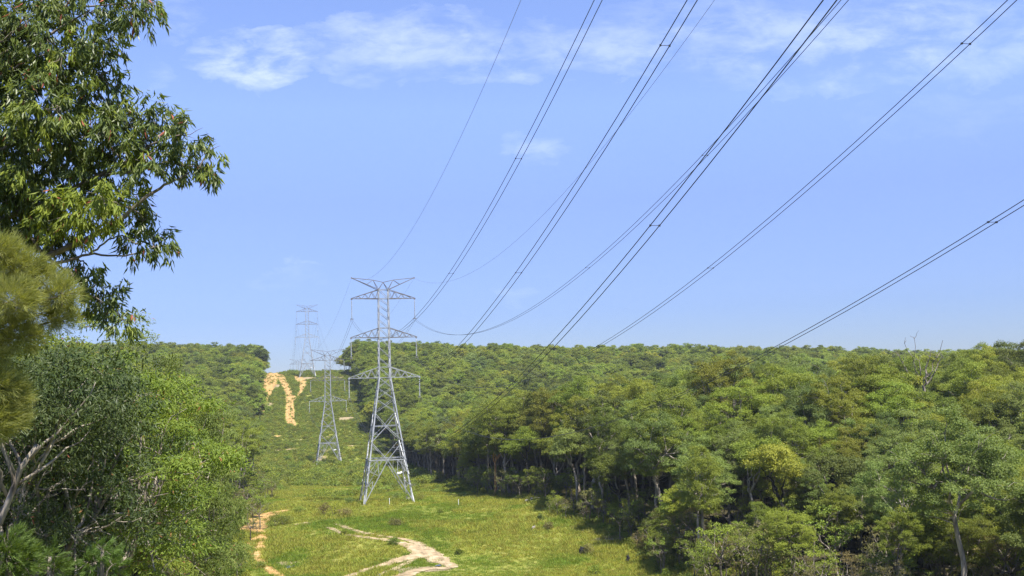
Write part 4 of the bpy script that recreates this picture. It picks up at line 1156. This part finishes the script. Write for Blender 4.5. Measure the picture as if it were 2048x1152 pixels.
cb = N('ShaderNodeCombineXYZ'); L(cx_, cb.inputs[0]); L(M_('MULTIPLY', cz_, 2.3), cb.inputs[1])
def cnoise(s, d, r, w=0):
    n_ = N('ShaderNodeTexNoise'); n_.inputs['Scale'].default_value = s; n_.inputs['Detail'].default_value = d; n_.inputs['Roughness'].default_value = r
    mp = N('ShaderNodeMapping'); mp.inputs['Location'].default_value = (w, w * .7, w * .3); L(cb.outputs[0], mp.inputs[0]); L(mp.outputs[0], n_.inputs['Vector'])
    n_.inputs['Distortion'].default_value = .4
    return n_.outputs['Fac']
nA = cnoise(9, 9, .6, 3.1); nB = cnoise(26, 8, .62, 7.7)
cx_ = M_('ADD', cx0, M_('MULTIPLY', M_('SUBTRACT', cnoise(11, 6, .6, 1.3), .5), .11))
cz_ = M_('ADD', cz0, M_('MULTIPLY', M_('SUBTRACT', cnoise(14, 6, .6, 5.3), .5), .075))
tot = None
CL = [(800, 85, 215, 62, .65), (960, 120, 180, 50, .55), (1250, 100, 380, 60, .55), (1720, 85, 420, 95, .62), (1500, 40, 300, 60, .35), (520, 128, 105, 52, 1.0), (440, 92, 55, 32, .7),
      (345, 30, 42, 50, .55), (320, 150, 40, 35, .4), (720, 150, 60, 25, .3), (1105, 305, 50, 28, .5), (1048, 288, 30, 24, .3), (620, 535, 36, 8, .4), (560, 562, 90, 18, .18), (1055, 582, 60, 18, .15), (1900, 230, 200, 40, .15)]
for px, py, a, b_, s in CL:
    d = ray(px, py); ca = a / F * 1.15; cbb = b_ / F * 1.15
    u = M_('DIVIDE', M_('SUBTRACT', cx_, float(d[0])), ca); v = M_('DIVIDE', M_('SUBTRACT', cz_, float(d[2])), cbb)
    q = M_('SUBTRACT', 1.0, M_('ADD', M_('MULTIPLY', u, u), M_('MULTIPLY', v, v)))
    q = M_('MAXIMUM', q, 0.0); q = M_('MULTIPLY', M_('POWER', q, .6), s)
    tot = q if tot is None else M_('MAXIMUM', tot, q)
det = M_('ADD', M_('MULTIPLY', nA, .7), M_('MULTIPLY', nB, .45))
mr = N('ShaderNodeMapRange'); mr.interpolation_type = 'SMOOTHSTEP'; mr.inputs['From Min'].default_value = .45; mr.inputs['From Max'].default_value = .74
L(det, mr.inputs['Value'])
fwd = M_('GREATER_THAN', sx_.outputs[1], .1)
cov = M_('MULTIPLY', M_('MULTIPLY', M_('MULTIPLY', tot, mr.outputs[0]), fwd), .58)
tint = N('ShaderNodeMix'); tint.data_type = 'RGBA'; tint.blend_type = 'MULTIPLY'; tint.inputs[0].default_value = 1
L(sky.outputs[0], tint.inputs[6])
er = ramp(nt, [(0.0, (.36, .42, .64)), (.07, (.47, .52, .80)), (.18, (.83, .80, 1.08)), (.27, (1.25, 1.18, 1.46)), (.5, (1.45, 1.38, 1.6))])
L(M_('MAXIMUM', sx_.outputs[2], 0.0), er.inputs[0]); L(er.outputs[0], tint.inputs[7])
cl = N('ShaderNodeMix'); cl.data_type = 'RGBA'; L(cov, cl.inputs[0]); L(tint.outputs[2], cl.inputs[6]); cl.inputs[7].default_value = (6.5, 7.2, 9.0, 1)
bg = N('ShaderNodeBackground'); bg.inputs['Strength'].default_value = .0715; L(cl.outputs[2], bg.inputs['Color'])
wo = N('ShaderNodeOutputWorld'); L(bg.outputs[0], wo.inputs[0])

HAZE = True
if HAZE:
    b = MB(); b.box((100, 380, 10), (1800, 1200, 160))
    mt, nt2, N2, L2 = newmat('haze_air'); pv = N2('ShaderNodeVolumePrincipled'); pv.inputs['Density'].default_value = .00008
    pv.inputs['Color'].default_value = (.75, .85, 1, 1); o = N2('ShaderNodeOutputMaterial'); L2(pv.outputs[0], o.inputs['Volume'])
    tag(obj('haze', b.mesh('haze', mt)), kind='stuff')

SC.view_settings.view_transform = 'Standard'; SC.view_settings.look = 'None'
SC.view_settings.exposure = 1.25; SC.view_settings.gamma = 1
SC.render.engine = 'CYCLES'
SC.cycles.max_bounces = 6; SC.cycles.diffuse_bounces = 3; SC.cycles.glossy_bounces = 2; SC.cycles.transmission_bounces = 3; SC.cycles.transparent_max_bounces = 4
SC.cycles.use_denoising = True; SC.cycles.denoising_prefilter = 'NONE'
SC.cycles.caustics_reflective = False; SC.cycles.caustics_refractive = False
